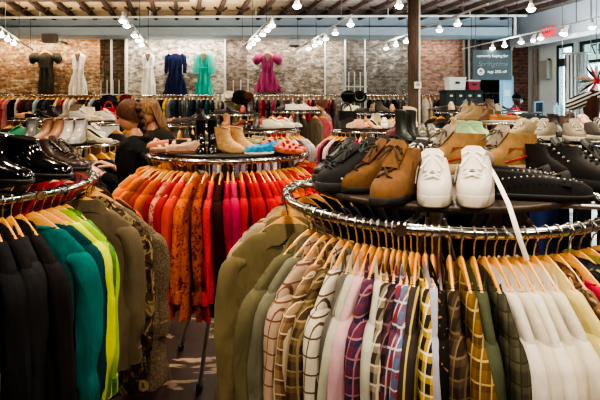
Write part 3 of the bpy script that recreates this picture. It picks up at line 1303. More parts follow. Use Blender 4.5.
for i, (a, style, mat, desc, kw) in enumerate(B_list):
    on_rack('B', phi_at('B', a) if a < 100 else R(a - 180), style, mat, desc, 200 + i, **kw)
# far half of rack B, glimpsed under its shelf
for i, (a, c, d_) in enumerate(((52, 'b03038', 'red sweater'), (62, '9a2a40', 'crimson shirt'), (72, 'c23a50', 'rose shirt'), (82, '8a2430', 'dark red sweater'), (92, '3a3430', 'black-brown jacket'), (102, '6a5a4c', 'tan-brown jacket'), (112, '8a2c3c', 'wine shirt'))):
    on_rack('B', R(a), 'shirt', P('plain', c), d_ + ' across the ring', 230 + i)

# rack C
C_list = [
    (146, 'shirt', P('plain', 'c88c4c'), 'pale apricot shirt'),
    (150, 'shirt', P('plain', 'c8681c'), 'light orange shirt'),
    (154, 'blouse', P('plain', 'd06c12'), 'orange blouse'),
    (158, 'sweater', P('plain', '7a3a1c'), 'rust brown sweater'),
    (162, 'shirt', P('plain', '8c3018'), 'brick brown shirt'),
    (167, 'blouse', P('plain', 'b85412'), 'burnt orange blouse'),
    (172, 'sweater', P('plain', '7a2020'), 'dark rust sweater'),
    (177, 'blouse', P('floral', 'c88a70', 'a05048', '6a3a34'), 'dusty pink printed blouse'),
    (182, 'shirt', P('plain', '9a2420'), 'deep red shirt'),
    (188, 'blouse', P('plain', 'c43c10'), 'orange-red blouse'),
    (196, 'shirt', P('floral', 'cf6a10', 'c05010', '40180e'), 'orange shirt with dark floral print'),
    (206, 'shirt', P('floral', 'a84a10', '7a3010', '34120c'), 'rust printed shirt'),
    (214, 'blouse', P('tweed', 'bc1c20', 'd23c38'), 'bright red sequinned blouse'),
    (221, 'jacket', P('plain', '30100f'), 'black-red jacket'),
    (228, 'blouse', P('plain', 'a01430'), 'crimson blouse'),
    (233, 'sweater', P('plain', 'a81c48'), 'raspberry sweater'),
    (241, 'blouse', P('plain', 'b01416'), 'scarlet blouse'),
    (247, 'shirt', P('plain', '94161c'), 'dark red shirt'),
    (252, 'sweater', P('plain', '9c1c1c'), 'brick red sweater'),
    (258, 'jacket', P('plain', 'a41214'), 'red button jacket'),
    (263, 'blouse', P('plain', 'b41c12'), 'tomato red blouse'),
    (268, 'shirt', P('plain', 'a01818'), 'cherry red shirt'),
    (273, 'sweater', P('plain', 'ae180f'), 'vivid red sweater'),
    (278, 'blouse', P('plain', 'cc5c12'), 'tangerine blouse'),
    (283, 'shirt', P('plain', 'b04a14'), 'orange-brown shirt'),
    (288, 'shirt', P('plain', 'b4261c'), 'coral red shirt'),
    (293, 'sweater', P('plain', 'a01a1e'), 'poppy red sweater'),
    (298, 'blouse', P('plain', 'bc3c24'), 'salmon red blouse'),
    (303, 'shirt', P('plain', '9a1c28'), 'ruby shirt'),
]
for i, (px, style, mat, desc) in enumerate(C_list):
    on_rack('C', phi_at('C', max(147, px) if px > 146 else 150) - (R(7) if px == 146 else 0), style, mat, desc, 300 + i, L=.78)
for i, (a, c, d_) in enumerate(((5, 'c24a30', 'dull orange blouse'), (12, '8a2420', 'dull red shirt'), (152, 'c8782c', 'amber shirt'), (145, 'b8641c', 'ochre shirt'), (135, 'a0701c', 'mustard shirt'))):
    on_rack('C', R(a), 'shirt', P('plain', c), d_ + ' hung round the side', 340 + i)

# farther racks: only the arc that shows
pal = {
    'D': ['c8b060 mustard', '2a2a30 black', '8a4a54 rose', '4a6a78 blue', 'b8b0a0 cream', '3a4a3c green', 'a05a5c pink', '6a6a6c grey', '2c3a50 navy', 'c0a040 yellow', '50383c maroon', '9a9a94 silver', '7a5a3c brown'],
    'E': ['b04048 red', 'c8c0b4 white', '9a3a40 dark red', 'd0c8bc cream', '6a2a30 maroon', 'b8a8a0 beige', 'a04a50 rose', '383438 black', 'c0b8b0 pale grey'],
    'F': ['b8a8b0 dove', '2e2a34 ink', 'a090a8 orchid', 'dcd4cc white', '2a2830 black', '3a3438 charcoal', '6a6078 violet grey', '8a7a94 lavender', '1c1c20 jet black', '9a8aa4 lilac', 'b0a8b4 pale lilac', 'c8c0b8 cream', '7a6a80 mauve', '4a4048 plum', '8a8488 grey', 'c8bcc0 pale pink', '5a5058 slate', '9a90a0 heather', 'aaa49c stone', 'd0c8c0 ivory'],
    'G': ['c8a088 sand', 'b03c68 berry', '302824 umber', 'e0b8b8 powder pink', '2c2420 black', '4a3438 brown', 'b87a84 dusty pink', 'c83a78 hot pink', 'd85a94 bright pink', 'e0a8b0 pale pink', '24201e jet black', 'c04a84 magenta', 'dc88a0 rose pink', 'e4c8c4 blush', 'd04a5c coral pink', 'd8b0a0 peach', '3a2c30 dark plum', 'c86a70 salmon', 'd8a0a8 baby pink', 'b04a58 raspberry'],
    'H': ['b08a5c tan', '9a7848 camel', '8a6a44 light brown', 'a8885c beige', '7a5a38 brown', 'b89468 sand', '6a4c30 dark brown', 'a07a4c ochre', 'c0a078 pale tan', '8a7050 khaki', 'a8804c caramel', '94784c olive tan'],
    'I': ['1c2440 navy', '24305c blue', '14161c black', '30343c charcoal', '3a4a78 bright blue', '1c1c1e jet black'],
    'J': ['2a2420 black', '4a4038 brown', '6a6058 taupe', '8a3a40 red', '3a3834 grey', '1c1a18 jet black'],
    'K': ['c8a040 yellow', '2a2a2c black', '3a3a34 olive', 'a08040 mustard', '1c1c20 jet black', '5a5a50 grey', '8a6a3c brown', '2c343c slate'],
    'L': ['8a8478 grey', '2c2a28 black', 'b0a898 cream', '6a4a3c brown', '3c3a38 charcoal', '9a7a5c tan'],
    'M': ['8a7a5c tan', 'a03a44 red', 'c0b4a0 cream', '3a3430 black', '6a6050 olive', 'b85a60 rose'],
    'N': ['2a2826 black', '3a3836 charcoal', '5a5048 taupe', '1e1e20 jet black', '6a5a50 brown', '44444a slate'],
    'P': ['3a3430 black', '5a4a40 brown', '26282c charcoal', '6a5a4c taupe', '4a4c44 olive', '7a6a58 tan', '2c2a2e jet black', '544a44 umber'],
    'Q': ['2a302e black', '3a4a44 dark green', '24282c charcoal', '4a5a58 slate green', '1c1e20 jet black', '5a5a54 grey'],
}
styl = ['blouse', 'shirt', 't_shirt', 'sweater', 'jacket', 'blouse', 'shirt']
for key, lst in pal.items():
    cx, cy, zr, zs, Rr, Rs = RACKS[key]
    toward = math.atan2(-cy, -cx)
    nL = len(lst)
    spread = R({'D': 95, 'E': 80, 'I': 70}.get(key, 100))
    for i, e in enumerate(lst):
        hexc, nmc = e.split(' ', 1)
        off = {'D': R(18), 'E': R(-5), 'I': R(10)}.get(key, 0)
        phi = toward + off + spread * ((i + .5) / nL - .5) * 1.6
        st_ = styl[(i * 3 + len(key) + ord(key)) % 7]
        on_rack(key, phi, st_, P('plain', hexc), nmc + ' ' + st_.replace('_', '-'), 400 + i % 3 + 10 * (i % 4), far=True)

# ------------------------------------------------------------------ the wall rail with its row of clothes
YR = 11.45
rails = [(-8.2, X_at(124, YR), 'left'), (X_at(128, YR), X_at(250, YR), 'mid'), (X_at(253, YR), X_at(342, YR), 'plum'), (X_at(366, YR), X_at(411, YR), 'right'), (X_at(421, YR), X_at(449, YR), 'end')]
rlab = {'left': 'wall rail under the grey dress', 'mid': 'wall rail under the navy dress', 'plum': 'wall rail under the plum dress', 'right': 'wall rail left of the wooden column', 'end': 'short wall rail right of the column'}
zrail = at(0, 95.5, YR).z
rc = {'left': ['16161a black', '241f1e dark brown', '8a2c34 red', 'c0b8a8 cream', '1c1c1e jet black', 'b87a74 pink', '202024 charcoal', '7a8aa0 blue', '4a3430 brown', 'c8c0b4 white', '6a2a30 maroon', 'c89a6c peach', '18181a coal black', '3a3a3e grey', 'b04a50 rose', '9aa8b0 pale blue'],
      'mid': ['1c1e24 black', 'c0a030 yellow', '1c2434 navy', '20343c dark teal', '2c2c30 charcoal', '3a4a50 slate', '16161a jet black', '1c4a4a teal', '6a6a6c grey', '8a8070 taupe', '24303a ink blue', '4a4a3c olive'],
      'plum': ['2a2a2c black', '2c4a3c green', '8a2430 red', '3a3030 brown', 'a83044 crimson', 'c05a68 pink', '1c1c20 jet black', '9a2a34 dark red', 'b87078 rose', '5a4a50 mauve', 'a02c50 raspberry'],
      'right': ['14161a black', '22262e navy', '1c1c1e jet black', '2e3034 charcoal', '3a3e44 grey', '101216 coal black'],
      'end': ['c0b8a8 cream', '3a3a38 grey', 'a89c88 beige', 'd0c8bc white', '28282a black']}
numw = ['first', 'second', 'third', 'fourth', 'fifth', 'sixth', 'seventh', 'eighth', 'ninth', 'tenth', 'eleventh', 'twelfth']
kk = 0
for x0, x1, key in rails:
    o = empty('wall_rail', ((x0 + x1) / 2, YR, 0))
    tag(o, 'long chrome ' + rlab[key], 'clothes rail', 'wall rails')
    m = MB()
    hw = (x1 - x0) / 2
    m.tube([(-hw, 0, zrail), (hw, 0, zrail)], .016, 8)
    build(m, 'bar', M_CHROME, o)
    for sx in (-1, 1):
        m = MB(); m.tube([((hw - .02) * sx, 0, zrail + .03), ((hw - .02) * sx, 0, 0)], .018, 8)
        build(m, 'upright', M_CHROME, o)
        m = MB(); m.tube([((hw - .1) * sx, 0, zrail), ((hw - .1) * sx, .5, zrail)], .012, 6)
        build(m, 'bracket', M_CHROME, o)
    cnt = {}
    x = max(x0 + .1, -7.45)
    i = 0
    lst = rc[key]
    while x < x1 - .08:
        e = lst[(i * 7 + i // len(lst) * 3) % len(lst)]
        hexc, nmc = e.split(' ', 1)
        st_ = ['blouse', 'dress', 'shirt', 'jacket', 't_shirt', 'dress'][rnd.randrange(6)]
        nn = nmc + ' ' + st_.replace('_', '-')
        k = cnt.get(nn, 0); cnt[nn] = k + 1
        lab = '%s %s counting along the %s' % (numw[k], nn, rlab[key])
        hang((x, YR, zrail), R(90) + rnd.uniform(-.25, .25), st_, P('plain', hexc), lab, rlab[key], 500 + i % 3, 'clothes on the ' + rlab[key], True, 'wooden hanger of the ' + lab, 0)
        x += .112 + rnd.uniform(-.02, .03)
        i += 1
        kk += 1

# ------------------------------------------------------------------ gowns hung on the brick
def gown(px, py0, py1, halfw_px, style, mat, label, skirt=1.3, sleeves=None, neck=.07, Y=11.78, vneck=False):
    k = Y / F
    p = at(px, py0 - 3, Y)
    W = halfw_px * k
    L = (py1 - py0) * k + .07
    o = empty(style, p)
    tag(o, label, 'dress', 'gowns displayed on the brick wall')
    b = body_mesh(int(px), W * .86, L, .05, neck=neck, hem=W * skirt, flare=W * skirt, fold=.022, nf=5, waist=W * .16)
    build(b, 'body', mat, o)
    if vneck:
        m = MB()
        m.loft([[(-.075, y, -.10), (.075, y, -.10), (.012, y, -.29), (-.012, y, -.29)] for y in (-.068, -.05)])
        build(m, 'neckline_shade', simple('neck_shadow', hx('6a5a4c'), .9), o, False)  # dark wedge paints the shade inside the V opening
    if sleeves == 'puff':
        for sx in (-1, 1):
            m = MB()
            cx = sx * (W * 1.0 + .03)
            rings = []
            for i in range(10):
                f = i / 9
                rr_ = (.035 + .085 * math.sin(PI * min(1, f * .95 + .08)) ** .7)
                rings.append([(cx + sx * .05 * f + rr_ * math.cos(a) * (1 + .1 * math.sin(5 * a + i)), rr_ * .75 * math.sin(a), -.10 - f * .27) for a in [2 * PI * q / 14 for q in range(14)]])
            m.loft(rings)
            build(m, 'sleeve', mat, o)
    elif sleeves == 'short':
        for sx in (-1, 1):
            m = MB()
            m.tube([(sx * W * .6, 0, -.11), (sx * (W * .92), 0, -.18), (sx * (W * .97), 0, -.34), (sx * W * .98, 0, -.58)], [.04, .055, .052, .045], 10, ry=[.04, .05, .05, .05])
            build(m, 'sleeve', mat, o)
    elif sleeves == 'cape':
        for sx in (-1, 1):
            m = MB()
            m.tube([(sx * W * .6, -.02, -.12), (sx * (W * .85), -.02, -.22), (sx * (W * .92), -.02, -.42), (sx * W * .95, -.02, -.6)], [.05, .07, .09, .1], 10, ry=[.04, .05, .05, .05])
            build(m, 'sleeve', mat, o)
    elif sleeves == 'strap':
        for sx in (-1, 1):
            m = MB()
            m.tube([(sx * W * .45, -.04, -.22), (sx * W * .5, 0, -.11), (sx * W * .45, .04, -.22)], .012, 6)
            build(m, 'strap', mat, o)
    m = MB()
    m.tube([(-W * .75, -.045, -L * .40), (0, -.062, -L * .405), (W * .75, -.045, -L * .40)], .010, 6)
    build(m, 'waist_seam', mat, o)
    h = link('clothes_hanger', HW, None, p + Vector((0, .01, .03)), (0, 0, 0), (W / .2 * .8 if W < .2 else 1, 1, 1))
    hk = link('hook', HH, h)
    tag(h, 'wooden hanger on the brick holding the ' + ' '.join(label.split()[:6]), 'hanger', 'wooden hangers on the brick wall')
    m = MB()
    m.tube([p + Vector((0, 0, .05)), p + Vector((0, YB - Y + .01, .05))], .006, 6)
    nl = build(m, 'wall_hook', M_STEEL)
    tag(nl, 'small steel wall hook carrying the ' + ' '.join(label.split()[:5]), 'hook', 'hooks on the brick wall')


gown(45.5, 52, 94, 9.5, 'gown', P('tweed', '35332e', '4a463e'), 'grey-black evening gown with puffed sleeves', .88, 'puff')
gown(78.5, 53, 96, 8.0, 'gown', P('plain', 'd5d0c4'), 'cream sleeveless gown with a V neck', 1.25, None, vneck=True)
gown(148.5, 53, 95, 7.2, 'gown', P('plain', 'dcdad2'), 'plain white slip gown with thin straps', 1.05, 'strap', vneck=True)
gown(175.5, 53, 95, 9.5, 'gown', P('plain', '1c2344'), 'navy blue gown with short sleeves', 1.3, 'short')
gown(204, 53, 95, 7.6, 'gown', P('plain', '2fa596'), 'turquoise gown with draped cape sleeves', 1.15, 'cape', vneck=True)
gown(267.5, 53, 92, 8.0, 'gown', P('plain', '8c3a5e'), 'plum satin gown with puffed sleeves and full skirt', 1.75, 'puff', vneck=True)

# ------------------------------------------------------------------ fixtures with hats at the back
M_ROD = simple('rod_white', hx('a8a8a4'), .4, .2, .03)


def rod_fixture(px0, px1, pyt, n, label, Y=10.9):
    x0, x1 = X_at(px0, Y), X_at(px1, Y)
    o = empty('display_fixture', ((x0 + x1) / 2, Y, 0))
    tag(o, label, 'display fixture', 'pale rod fixtures at the back')
    hw = (x1 - x0) / 2
    zt = at(0, pyt, Y).z
    for i in range(n):
        m = MB(); x = -hw + 2 * hw * i / (n - 1)
        m.tube([(x, 0, 0), (x, 0, zt)], .013, 8)
        build(m, 'rod', M_ROD, o)
    for z in (zt - .34, .9, .3):
        m = MB(); m.tube([(-hw - .03, 0, z), (hw + .03, 0, z)], .016, 8)
        build(m, 'crossbar', M_ROD, o)
    m = MB(); m.box(-hw, hw, -.25, .25, zt - .52, zt - .49)
    build(m, 'shelf', M_DGREY, o, False)
    return zt - .49


def hat(p, mat, label, brim=.15, crown=.09, ht=.11, tilt=(0, 0, 0), band=None):
    o = empty('hat', p)
    o.rotation_euler = tilt
    tag(o, label, 'hat', 'hats shown at the back')
    m = MB()
    m.lathe([(.001, .004), (brim, 0), (brim + .004, .006), (brim - .02, .012), (crown, .014)], 22)
    build(m, 'brim', mat, o)
    m = MB()
    m.lathe([(crown + .004, .008), (crown, .03), (crown * .95, ht * .8), (crown * .8, ht), (crown * .35, ht - .015), (.002, ht - .02)], 22)
    build(m, 'crown', mat, o)
    if band:
        m = MB(); m.lathe([(crown + .003, .012), (crown + .007, .014), (crown + .005, .038), (crown + .001, .04)], 22)
        build(m, 'hat_band', band, o)


z1 = rod_fixture(101, 125, 80, 5, 'pale upright rods behind the braided woman, hats below')
z2 = rod_fixture(226, 248, 80, 4, 'pale upright rods left of the plum dress, hats below')
z3 = rod_fixture(343, 366, 72, 5, 'tall pale rods left of the column, hats below')
FB, FD, FG = P('plain', '121112'), P('plain', '3a2018'), P('plain', '8a8578')
up = (R(62), 0, 0)
hat(at(107, 101, 10.78), FB, 'black felt hat facing out on the rods behind the braided woman', .17, .1, .12, up)
hat(at(114, 101.5, 10.72), P('plain', '1c2834'), 'dark blue felt hat beside the black one above the red bag', .16, .1, .12, up)
hat(at(119.5, 101, 10.78), P('plain', 'a0803c'), 'mustard hat between the dark hats at the rods', .13, .09, .12, up)
hat(at(125, 100, 10.72), P('plain', '5a1824'), 'burgundy felt hat right above the braided hair', .15, .1, .12, up)
hat(at(229, 97.5, 10.78), P('plain', 'c8bfae'), 'cream straw hat under the rods left of the plum dress', .17, .1, .12, up)
hat(at(240, 97.5, 10.7), FB, 'big black hat under the rods left of the plum dress', .19, .11, .13, up)
hat(at(247.5, 98, 10.78), P('plain', '4a2a1c'), 'brown hat touching the big black hat on its right', .15, .1, .12, up)
hat(at(348.5, 97, 10.78), FB, 'wide black hat under the tall rods left of the column', .17, .1, .12, up)
hat(at(359.5, 97, 10.72), P('plain', '1a1816'), 'dark hat with pale rim under the tall rods', .16, .1, .12, up, P('plain', 'c8c0b0'))


# ------------------------------------------------------------------ bags
def bag(p, rz, w, d, h, mat, label, handle=True, name='handbag'):
    o = empty(name, p, rz)
    tag(o, label, 'bag')
    m = MB()
    rings = []
    for i in range(9):
        f = i / 8
        ww = w * (1 - .18 * f) * (1 + .05 * math.sin(5 * f))
        dd = d * (1 - .45 * f)
        rings.append([(ww * spow(math.cos(a), .55), dd * spow(math.sin(a), .6) + .01 * math.sin(3 * a + 4 * f), h * f) for a in [2 * PI * q / 20 for q in range(20)]])
    m.loft(rings)
    build(m, 'body', mat, o)
    m = MB(); m.loft([[(w * .86 * math.cos(a), -d * (.9 - .3 * f) + .012 * math.sin(a) - .01, h * (.98 - .5 * f) ) for a in [0, PI]] + [] for f in (0, .5, 1)], False, False, closed=False)
    build(m, 'flap', mat, o)
    if handle:
        m = MB()
        m.tube([(w * .5 * math.cos(a), 0, h + w * .7 * math.sin(a)) for a in [PI * i / 12 for i in range(13)]], .010, 8)
        build(m, 'handle', mat, o)
    return o


# ------------------------------------------------------------------ shoes
def outline(xf, xb, w, z, n=28, tilt=0, toe=.75, heelw=.86):
    c, a = (xf + xb) / 2, (xf - xb) / 2
    ring = []
    for k in range(n):
        t_ = 2 * PI * k / n
        cx = math.cos(t_)
        x = c + a * spow(cx, toe if cx > 0 else .8)
        f = (x + .14) / .28
        yy = w * spow(math.sin(t_), .75)
        yy *= heelw + (1 - heelw) * max(0, min(1, (f - .1) / .5))
        yy += .006 * math.sin(max(0, f) * PI)      # a slight inward curve of the foot
        ring.append((x, yy, z + tilt * (x + .05)))
    return ring


SHOES = {
    # sole: (xf, xb, w, z0, z1); upper levels: (z, xf, xb, w, tilt); inner: (z, xf, xb, w, tilt)
    'sneaker': dict(sole=(.145, -.138, .047, 0, .03), up=[(.028, .142, -.134, .046, 0), (.044, .14, -.135, .0465, 0), (.056, .128, -.134, .045, 0), (.066, .108, -.133, .0435, 0), (.076, .085, -.132, .042, 0), (.088, .058, -.131, .040, .02), (.100, .034, -.130, .037, .05), (.108, .020, -.128, .034, .08)],
                    inn=[(.106, .012, -.12, .028, .08), (.07, .02, -.115, .027, .02)], lace=5, tongue=True),
    'hightop': dict(sole=(.145, -.138, .047, 0, .034), up=[(.032, .142, -.134, .046, 0), (.05, .14, -.135, .0465, 0), (.064, .12, -.134, .045, 0), (.08, .086, -.132, .043, 0), (.10, .052, -.130, .041, .0), (.13, .026, -.126, .039, .0), (.16, .012, -.124, .038, .05)],
                    inn=[(.155, .004, -.116, .031, .05), (.10, .01, -.11, .03, 0)], lace=6, tongue=True),
    'chukka': dict(sole=(.146, -.138, .049, 0, .02), up=[(.018, .142, -.134, .047, 0), (.036, .141, -.135, .0475, 0), (.052, .128, -.134, .046, 0), (.064, .104, -.133, .044, 0), (.078, .072, -.131, .042, 0), (.094, .044, -.129, .040, .02), (.115, .024, -.126, .038, .04), (.128, .016, -.125, .037, .06)],
                   inn=[(.122, .006, -.117, .030, .06), (.08, .01, -.11, .029, 0)], lace=3, tongue=True),
    'boot': dict(sole=(.146, -.136, .047, 0, .018), heel=.03, up=[(.016, .142, -.132, .045, 0), (.034, .140, -.134, .0455, 0), (.05, .122, -.134, .044, 0), (.064, .092, -.132, .042, 0), (.080, .056, -.128, .040, 0), (.098, .028, -.124, .040, 0), (.12, .010, -.122, .041, 0), (.145, .004, -.124, .043, 0), (.165, .004, -.128, .045, -.03)],
                 inn=[(.162, -.004, -.12, .037, -.03), (.10, -.002, -.112, .033, 0)], lace=0),
    'lowboot': dict(sole=(.150, -.136, .047, 0, .018), heel=.025, up=[(.016, .146, -.132, .045, 0), (.032, .145, -.134, .0455, 0), (.045, .128, -.134, .044, 0), (.054, .100, -.132, .042, 0), (.064, .068, -.128, .040, 0), (.076, .040, -.124, .039, 0), (.092, .020, -.122, .039, 0), (.11, .010, -.124, .040, 0), (.125, .008, -.126, .041, -.03)],
                 inn=[(.122, -.0, -.12, .034, -.03), (.08, .0, -.112, .03, 0)], lace=0, toe=.85),
    'lowlace': dict(sole=(.155, -.136, .047, 0, .016), heel=.02, up=[(.014, .151, -.132, .045, 0), (.030, .150, -.134, .0455, 0), (.042, .130, -.134, .044, 0), (.051, .102, -.132, .042, 0), (.062, .070, -.128, .040, 0), (.076, .042, -.124, .039, 0), (.092, .022, -.122, .039, .03), (.105, .012, -.124, .039, .05)],
                 inn=[(.10, .002, -.116, .033, .05), (.07, .006, -.112, .03, 0)], lace=4, tongue=True, toe=.9),
    'midtop': dict(sole=(.145, -.138, .047, 0, .034), up=[(.032, .142, -.134, .046, 0), (.05, .14, -.135, .0465, 0), (.062, .122, -.134, .045, 0), (.074, .090, -.132, .043, 0), (.088, .056, -.130, .041, .0), (.108, .030, -.126, .039, .02), (.125, .018, -.124, .038, .05)],
                    inn=[(.12, .008, -.116, .031, .05), (.08, .01, -.11, .03, 0)], lace=5, tongue=True),
    'tallboot': dict(sole=(.146, -.136, .047, 0, .018), heel=.045, up=[(.016, .142, -.132, .044, 0), (.034, .140, -.134, .0445, 0), (.05, .118, -.134, .043, 0), (.064, .088, -.132, .041, 0), (.082, .052, -.128, .040, 0), (.11, .024, -.122, .041, 0), (.16, .006, -.122, .044, 0), (.22, .006, -.130, .049, 0), (.28, .010, -.136, .052, -.06)],
                     inn=[(.275, .002, -.128, .044, -.06), (.15, 0, -.115, .036, 0)], lace=0),
    'hiker': dict(sole=(.15, -.14, .051, 0, .036), up=[(.034, .146, -.136, .049, 0), (.055, .143, -.136, .0495, 0), (.07, .122, -.135, .048, 0), (.086, .088, -.133, .046, 0), (.098, .054, -.130, .044, .0), (.118, .028, -.126, .042, .0), (.138, .016, -.126, .041, .03)],
                  inn=[(.132, .004, -.116, .033, .03), (.09, .01, -.11, .033, 0)], lace=5, tongue=True),
    'loafer': dict(sole=(.146, -.136, .045, 0, .016), up=[(.014, .142, -.132, .043, 0), (.03, .140, -.134, .0435, 0), (.042, .122, -.134, .042, 0), (.050, .098, -.133, .040, 0), (.058, .070, -.132, .038, -.05), (.064, .046, -.131, .036, -.10)],
                   inn=[(.060, .036, -.124, .030, -.10), (.035, .04, -.118, .029, 0)], lace=0, strap=True),
    'pump': dict(sole=(.146, -.13, .040, 0, .008), lift=.055, up=[(.006, .143, -.126, .038, 0), (.02, .140, -.128, .039, 0), (.032, .122, -.128, .037, 0), (.040, .100, -.127, .035, -.05), (.048, .078, -.126, .033, -.15)],
                 inn=[(.044, .07, -.12, .028, -.15), (.02, .07, -.114, .027, 0)], lace=0, toe=1.05),
    'sandal': dict(sole=(.140, -.132, .045, 0, .022), lift=.02, up=[(.020, .136, -.128, .043, 0), (.026, .134, -.127, .043, 0)], inn=[], lace=0, straps=4),
    'slipper': dict(sole=(.13, -.125, .050, 0, .02), up=[(.018, .13, -.122, .052, 0), (.04, .126, -.12, .055, 0), (.06, .108, -.116, .052, 0), (.075, .082, -.112, .044, -.1), (.083, .05, -.11, .036, -.2)],
                    inn=[(.07, .03, -.1, .026, -.1), (.04, .03, -.1, .026, 0)], lace=0, fluff=.008),
}
SHMESH = {}


def lift_fn(h):
    def f(p):
        x = p[0]
        k = max(0, min(1, (.06 - x) / .14))
        k = k * k * (3 - 2 * k)
        return (p[0], p[1], p[2] + h * k)
    return f


def shoe_meshes(kind):
    if kind in SHMESH:
        return SHMESH[kind]
    s = SHOES[kind]
    toe = s.get('toe', .75)
    out = {}
    lf = lift_fn(s['lift']) if s.get('lift') else None
    hl = s.get('heel', 0)
    xf, xb, w_, z0, z1 = s['sole']
    m = MB()
    if hl:
        lf = lift_fn(hl * .75)
    rings = [outline(xf - .006, xb + .004, w_ - .003, z0, toe=toe), outline(xf, xb, w_, z0 + .004, toe=toe), outline(xf, xb, w_, z1 - .003, toe=toe), outline(xf - .003, xb + .003, w_ - .002, z1, toe=toe)]
    m.loft(rings)
    if lf:
        m.v = [lf(p) for p in m.v]
    if hl or s.get('lift'):
        hh = (hl * .75 if hl else s['lift'])
        if kind == 'pump':
            m.tube([(xb + .02, .004, hh), (xb + .018, .004, .0)], [.020, .007], 10)
        else:
            m.loft([outline(-.07, xb + .006, w_ * .86, 0, 20), outline(-.062, xb + .002, w_ * .92, hh + .006, 20)])
    out['sole'] = m.mesh('sole', [])
    m = MB()
    rings = [outline(b, c, d, a, tilt=e, toe=toe) for a, b, c, d, e in s['up']]
    ni = len(rings)
    rings += [outline(b, c, d, a, tilt=e, toe=toe) for a, b, c, d, e in s['inn']]
    if s.get('fluff'):
        rr_ = random.Random(3)
        rings = [[(x + rr_.uniform(-1, 1) * s['fluff'], y + rr_.uniform(-1, 1) * s['fluff'], z + rr_.uniform(-.5, 1) * s['fluff']) for x, y, z in ring] for ring in rings]
    m.loft(rings[:ni], True, False)
    if s['inn']:
        b0 = len(m.v)
        m.cur = 0
        m.loft([rings[ni - 1], rings[ni]], False, False)
        m.cur = 1
        m.loft(rings[ni:], False, True)
        m.cur = 0
    else:
        m.face(tuple(range(len(m.v) - 28, len(m.v))))
    if lf:
        m.v = [lf(p) for p in m.v]
    out['upper'] = m.mesh('upper', [M_BLACK, M_BLACK])
    # the slope of the instep: x front as a function of z
    prof = [(b, a + e * (b + .05)) for a, b, c, d, e in s['up']]

    def slope(f):
        """f 0 at the toe end of the lacing to 1 at the top"""
        lo = 3 if len(prof) > 5 else 1
        q = lo + f * (len(prof) - 1 - lo)
        i = min(int(q), len(prof) - 2)
        g = q - i
        return prof[i][0] * (1 - g) + prof[i + 1][0] * g, prof[i][1] * (1 - g) + prof[i + 1][1] * g
    if s.get('lace'):
        n = s['lace']
        m = MB()
        for i in range(n):
            x, z = slope(i / (n - 1) * .95)
            x2, z2 = slope(min(1, (i + .6) / (n - 1) * .95))
            yw = .024
            m.tube([(x - .012, -yw, z - .004), (x, -yw * .5, z + .006), (x2 - .002, yw * .5, z2 + .006), (x2 - .012, yw, z2 - .004)], .0034, 6)
            m.tube([(x - .012, yw, z - .004), (x, yw * .5, z + .006), (x2 - .002, -yw * .5, z2 + .006), (x2 - .012, -yw, z2 - .004)], .0034, 6)
        x, z = slope(.95)
        for sy in (-1, 1):
            m.tube([(x + .006, 0, z + .008), (x + .014, sy * .012, z + .013), (x + .02, sy * .024, z + .006), (x + .022, sy * .026, z - .006), (x + .012, sy * .014, z + .002), (x + .006, 0, z + .008)], .0028, 6)
            m.tube([(x + .006, 0, z + .008), (x + .03, sy * .012, z - .0), (x + .05, sy * .03, z - .022)], .0028, 6)
        if lf:
            m.v = [lf(p) for p in m.v]
        out['laces'] = m.mesh('laces', [])
    if s.get('tongue'):
        m = MB()
        x, z = slope(1)
        x0_, z0_ = slope(.3)
        rings = []
        for i in range(7):
            f = i / 6
            xx = x0_ + (x - .012 - x0_) * f
            zz = z0_ + .004 + (z + s.get('tg', .018) - z0_) * f
            ww = (.022 + .010 * f) * (1 if i < 6 else .6)
            rings.append([(xx + .006 * math.cos(a) - .25 * abs(ww * math.sin(a)) * .5, ww * math.sin(a), zz + .004 * math.cos(a)) for a in [2 * PI * k / 12 for k in range(12)]])
        m.loft(rings)
        out['tongue'] = m.mesh('tongue', [])
    if s.get('strap'):
        m = MB()
        x, z = prof[-2]
        m.tube([(x + .004, .038, z - .016), (x + .008, .026, z + .004), (x + .012, 0, z + .012), (x + .008, -.026, z + .004), (x + .004, -.038, z - .016)], .010, 8, ry=.004, up=(1, 0, .6))
        out['strap'] = m.mesh('strap', [])
    for i in range(s.get('straps', 0)):
        m = MB()
        x = [.085, .045, -.0, -.09][i]
        h = [.020, .027, .036, .034][i]
        pts = [(x + (.012 * (k - 4) / 4 if i < 2 else 0), .044 * math.cos(PI * k / 8), .022 + h * math.sin(PI * k / 8)) for k in range(9)]
        m.tube(pts, .010, 8, ry=.003, up=(1, 0, 0))
        m.v = [lf(p) for p in m.v]
        out['strap%d' % i] = m.mesh('strap', [])
    SHMESH[kind] = out
    return out


DARKIN = simple('shoe_inside', (.02, .018, .016), .9)
CATN = {'sneaker': ('sneaker', 'shoe'), 'hightop': ('high_top_sneaker', 'shoe'), 'chukka': ('chukka_boot', 'boot'), 'boot': ('ankle_boot', 'boot'), 'lowboot': ('ankle_boot', 'boot'), 'lowlace': ('lace_up_shoe', 'shoe'), 'midtop': ('high_top_sneaker', 'shoe'), 'tallboot': ('tall_boot', 'boot'),
        'hiker': ('hiking_boot', 'boot'), 'loafer': ('loafer', 'shoe'), 'pump': ('pump_shoe', 'shoe'), 'sandal': ('sandal', 'sandal'), 'slipper': ('slipper', 'slipper')}


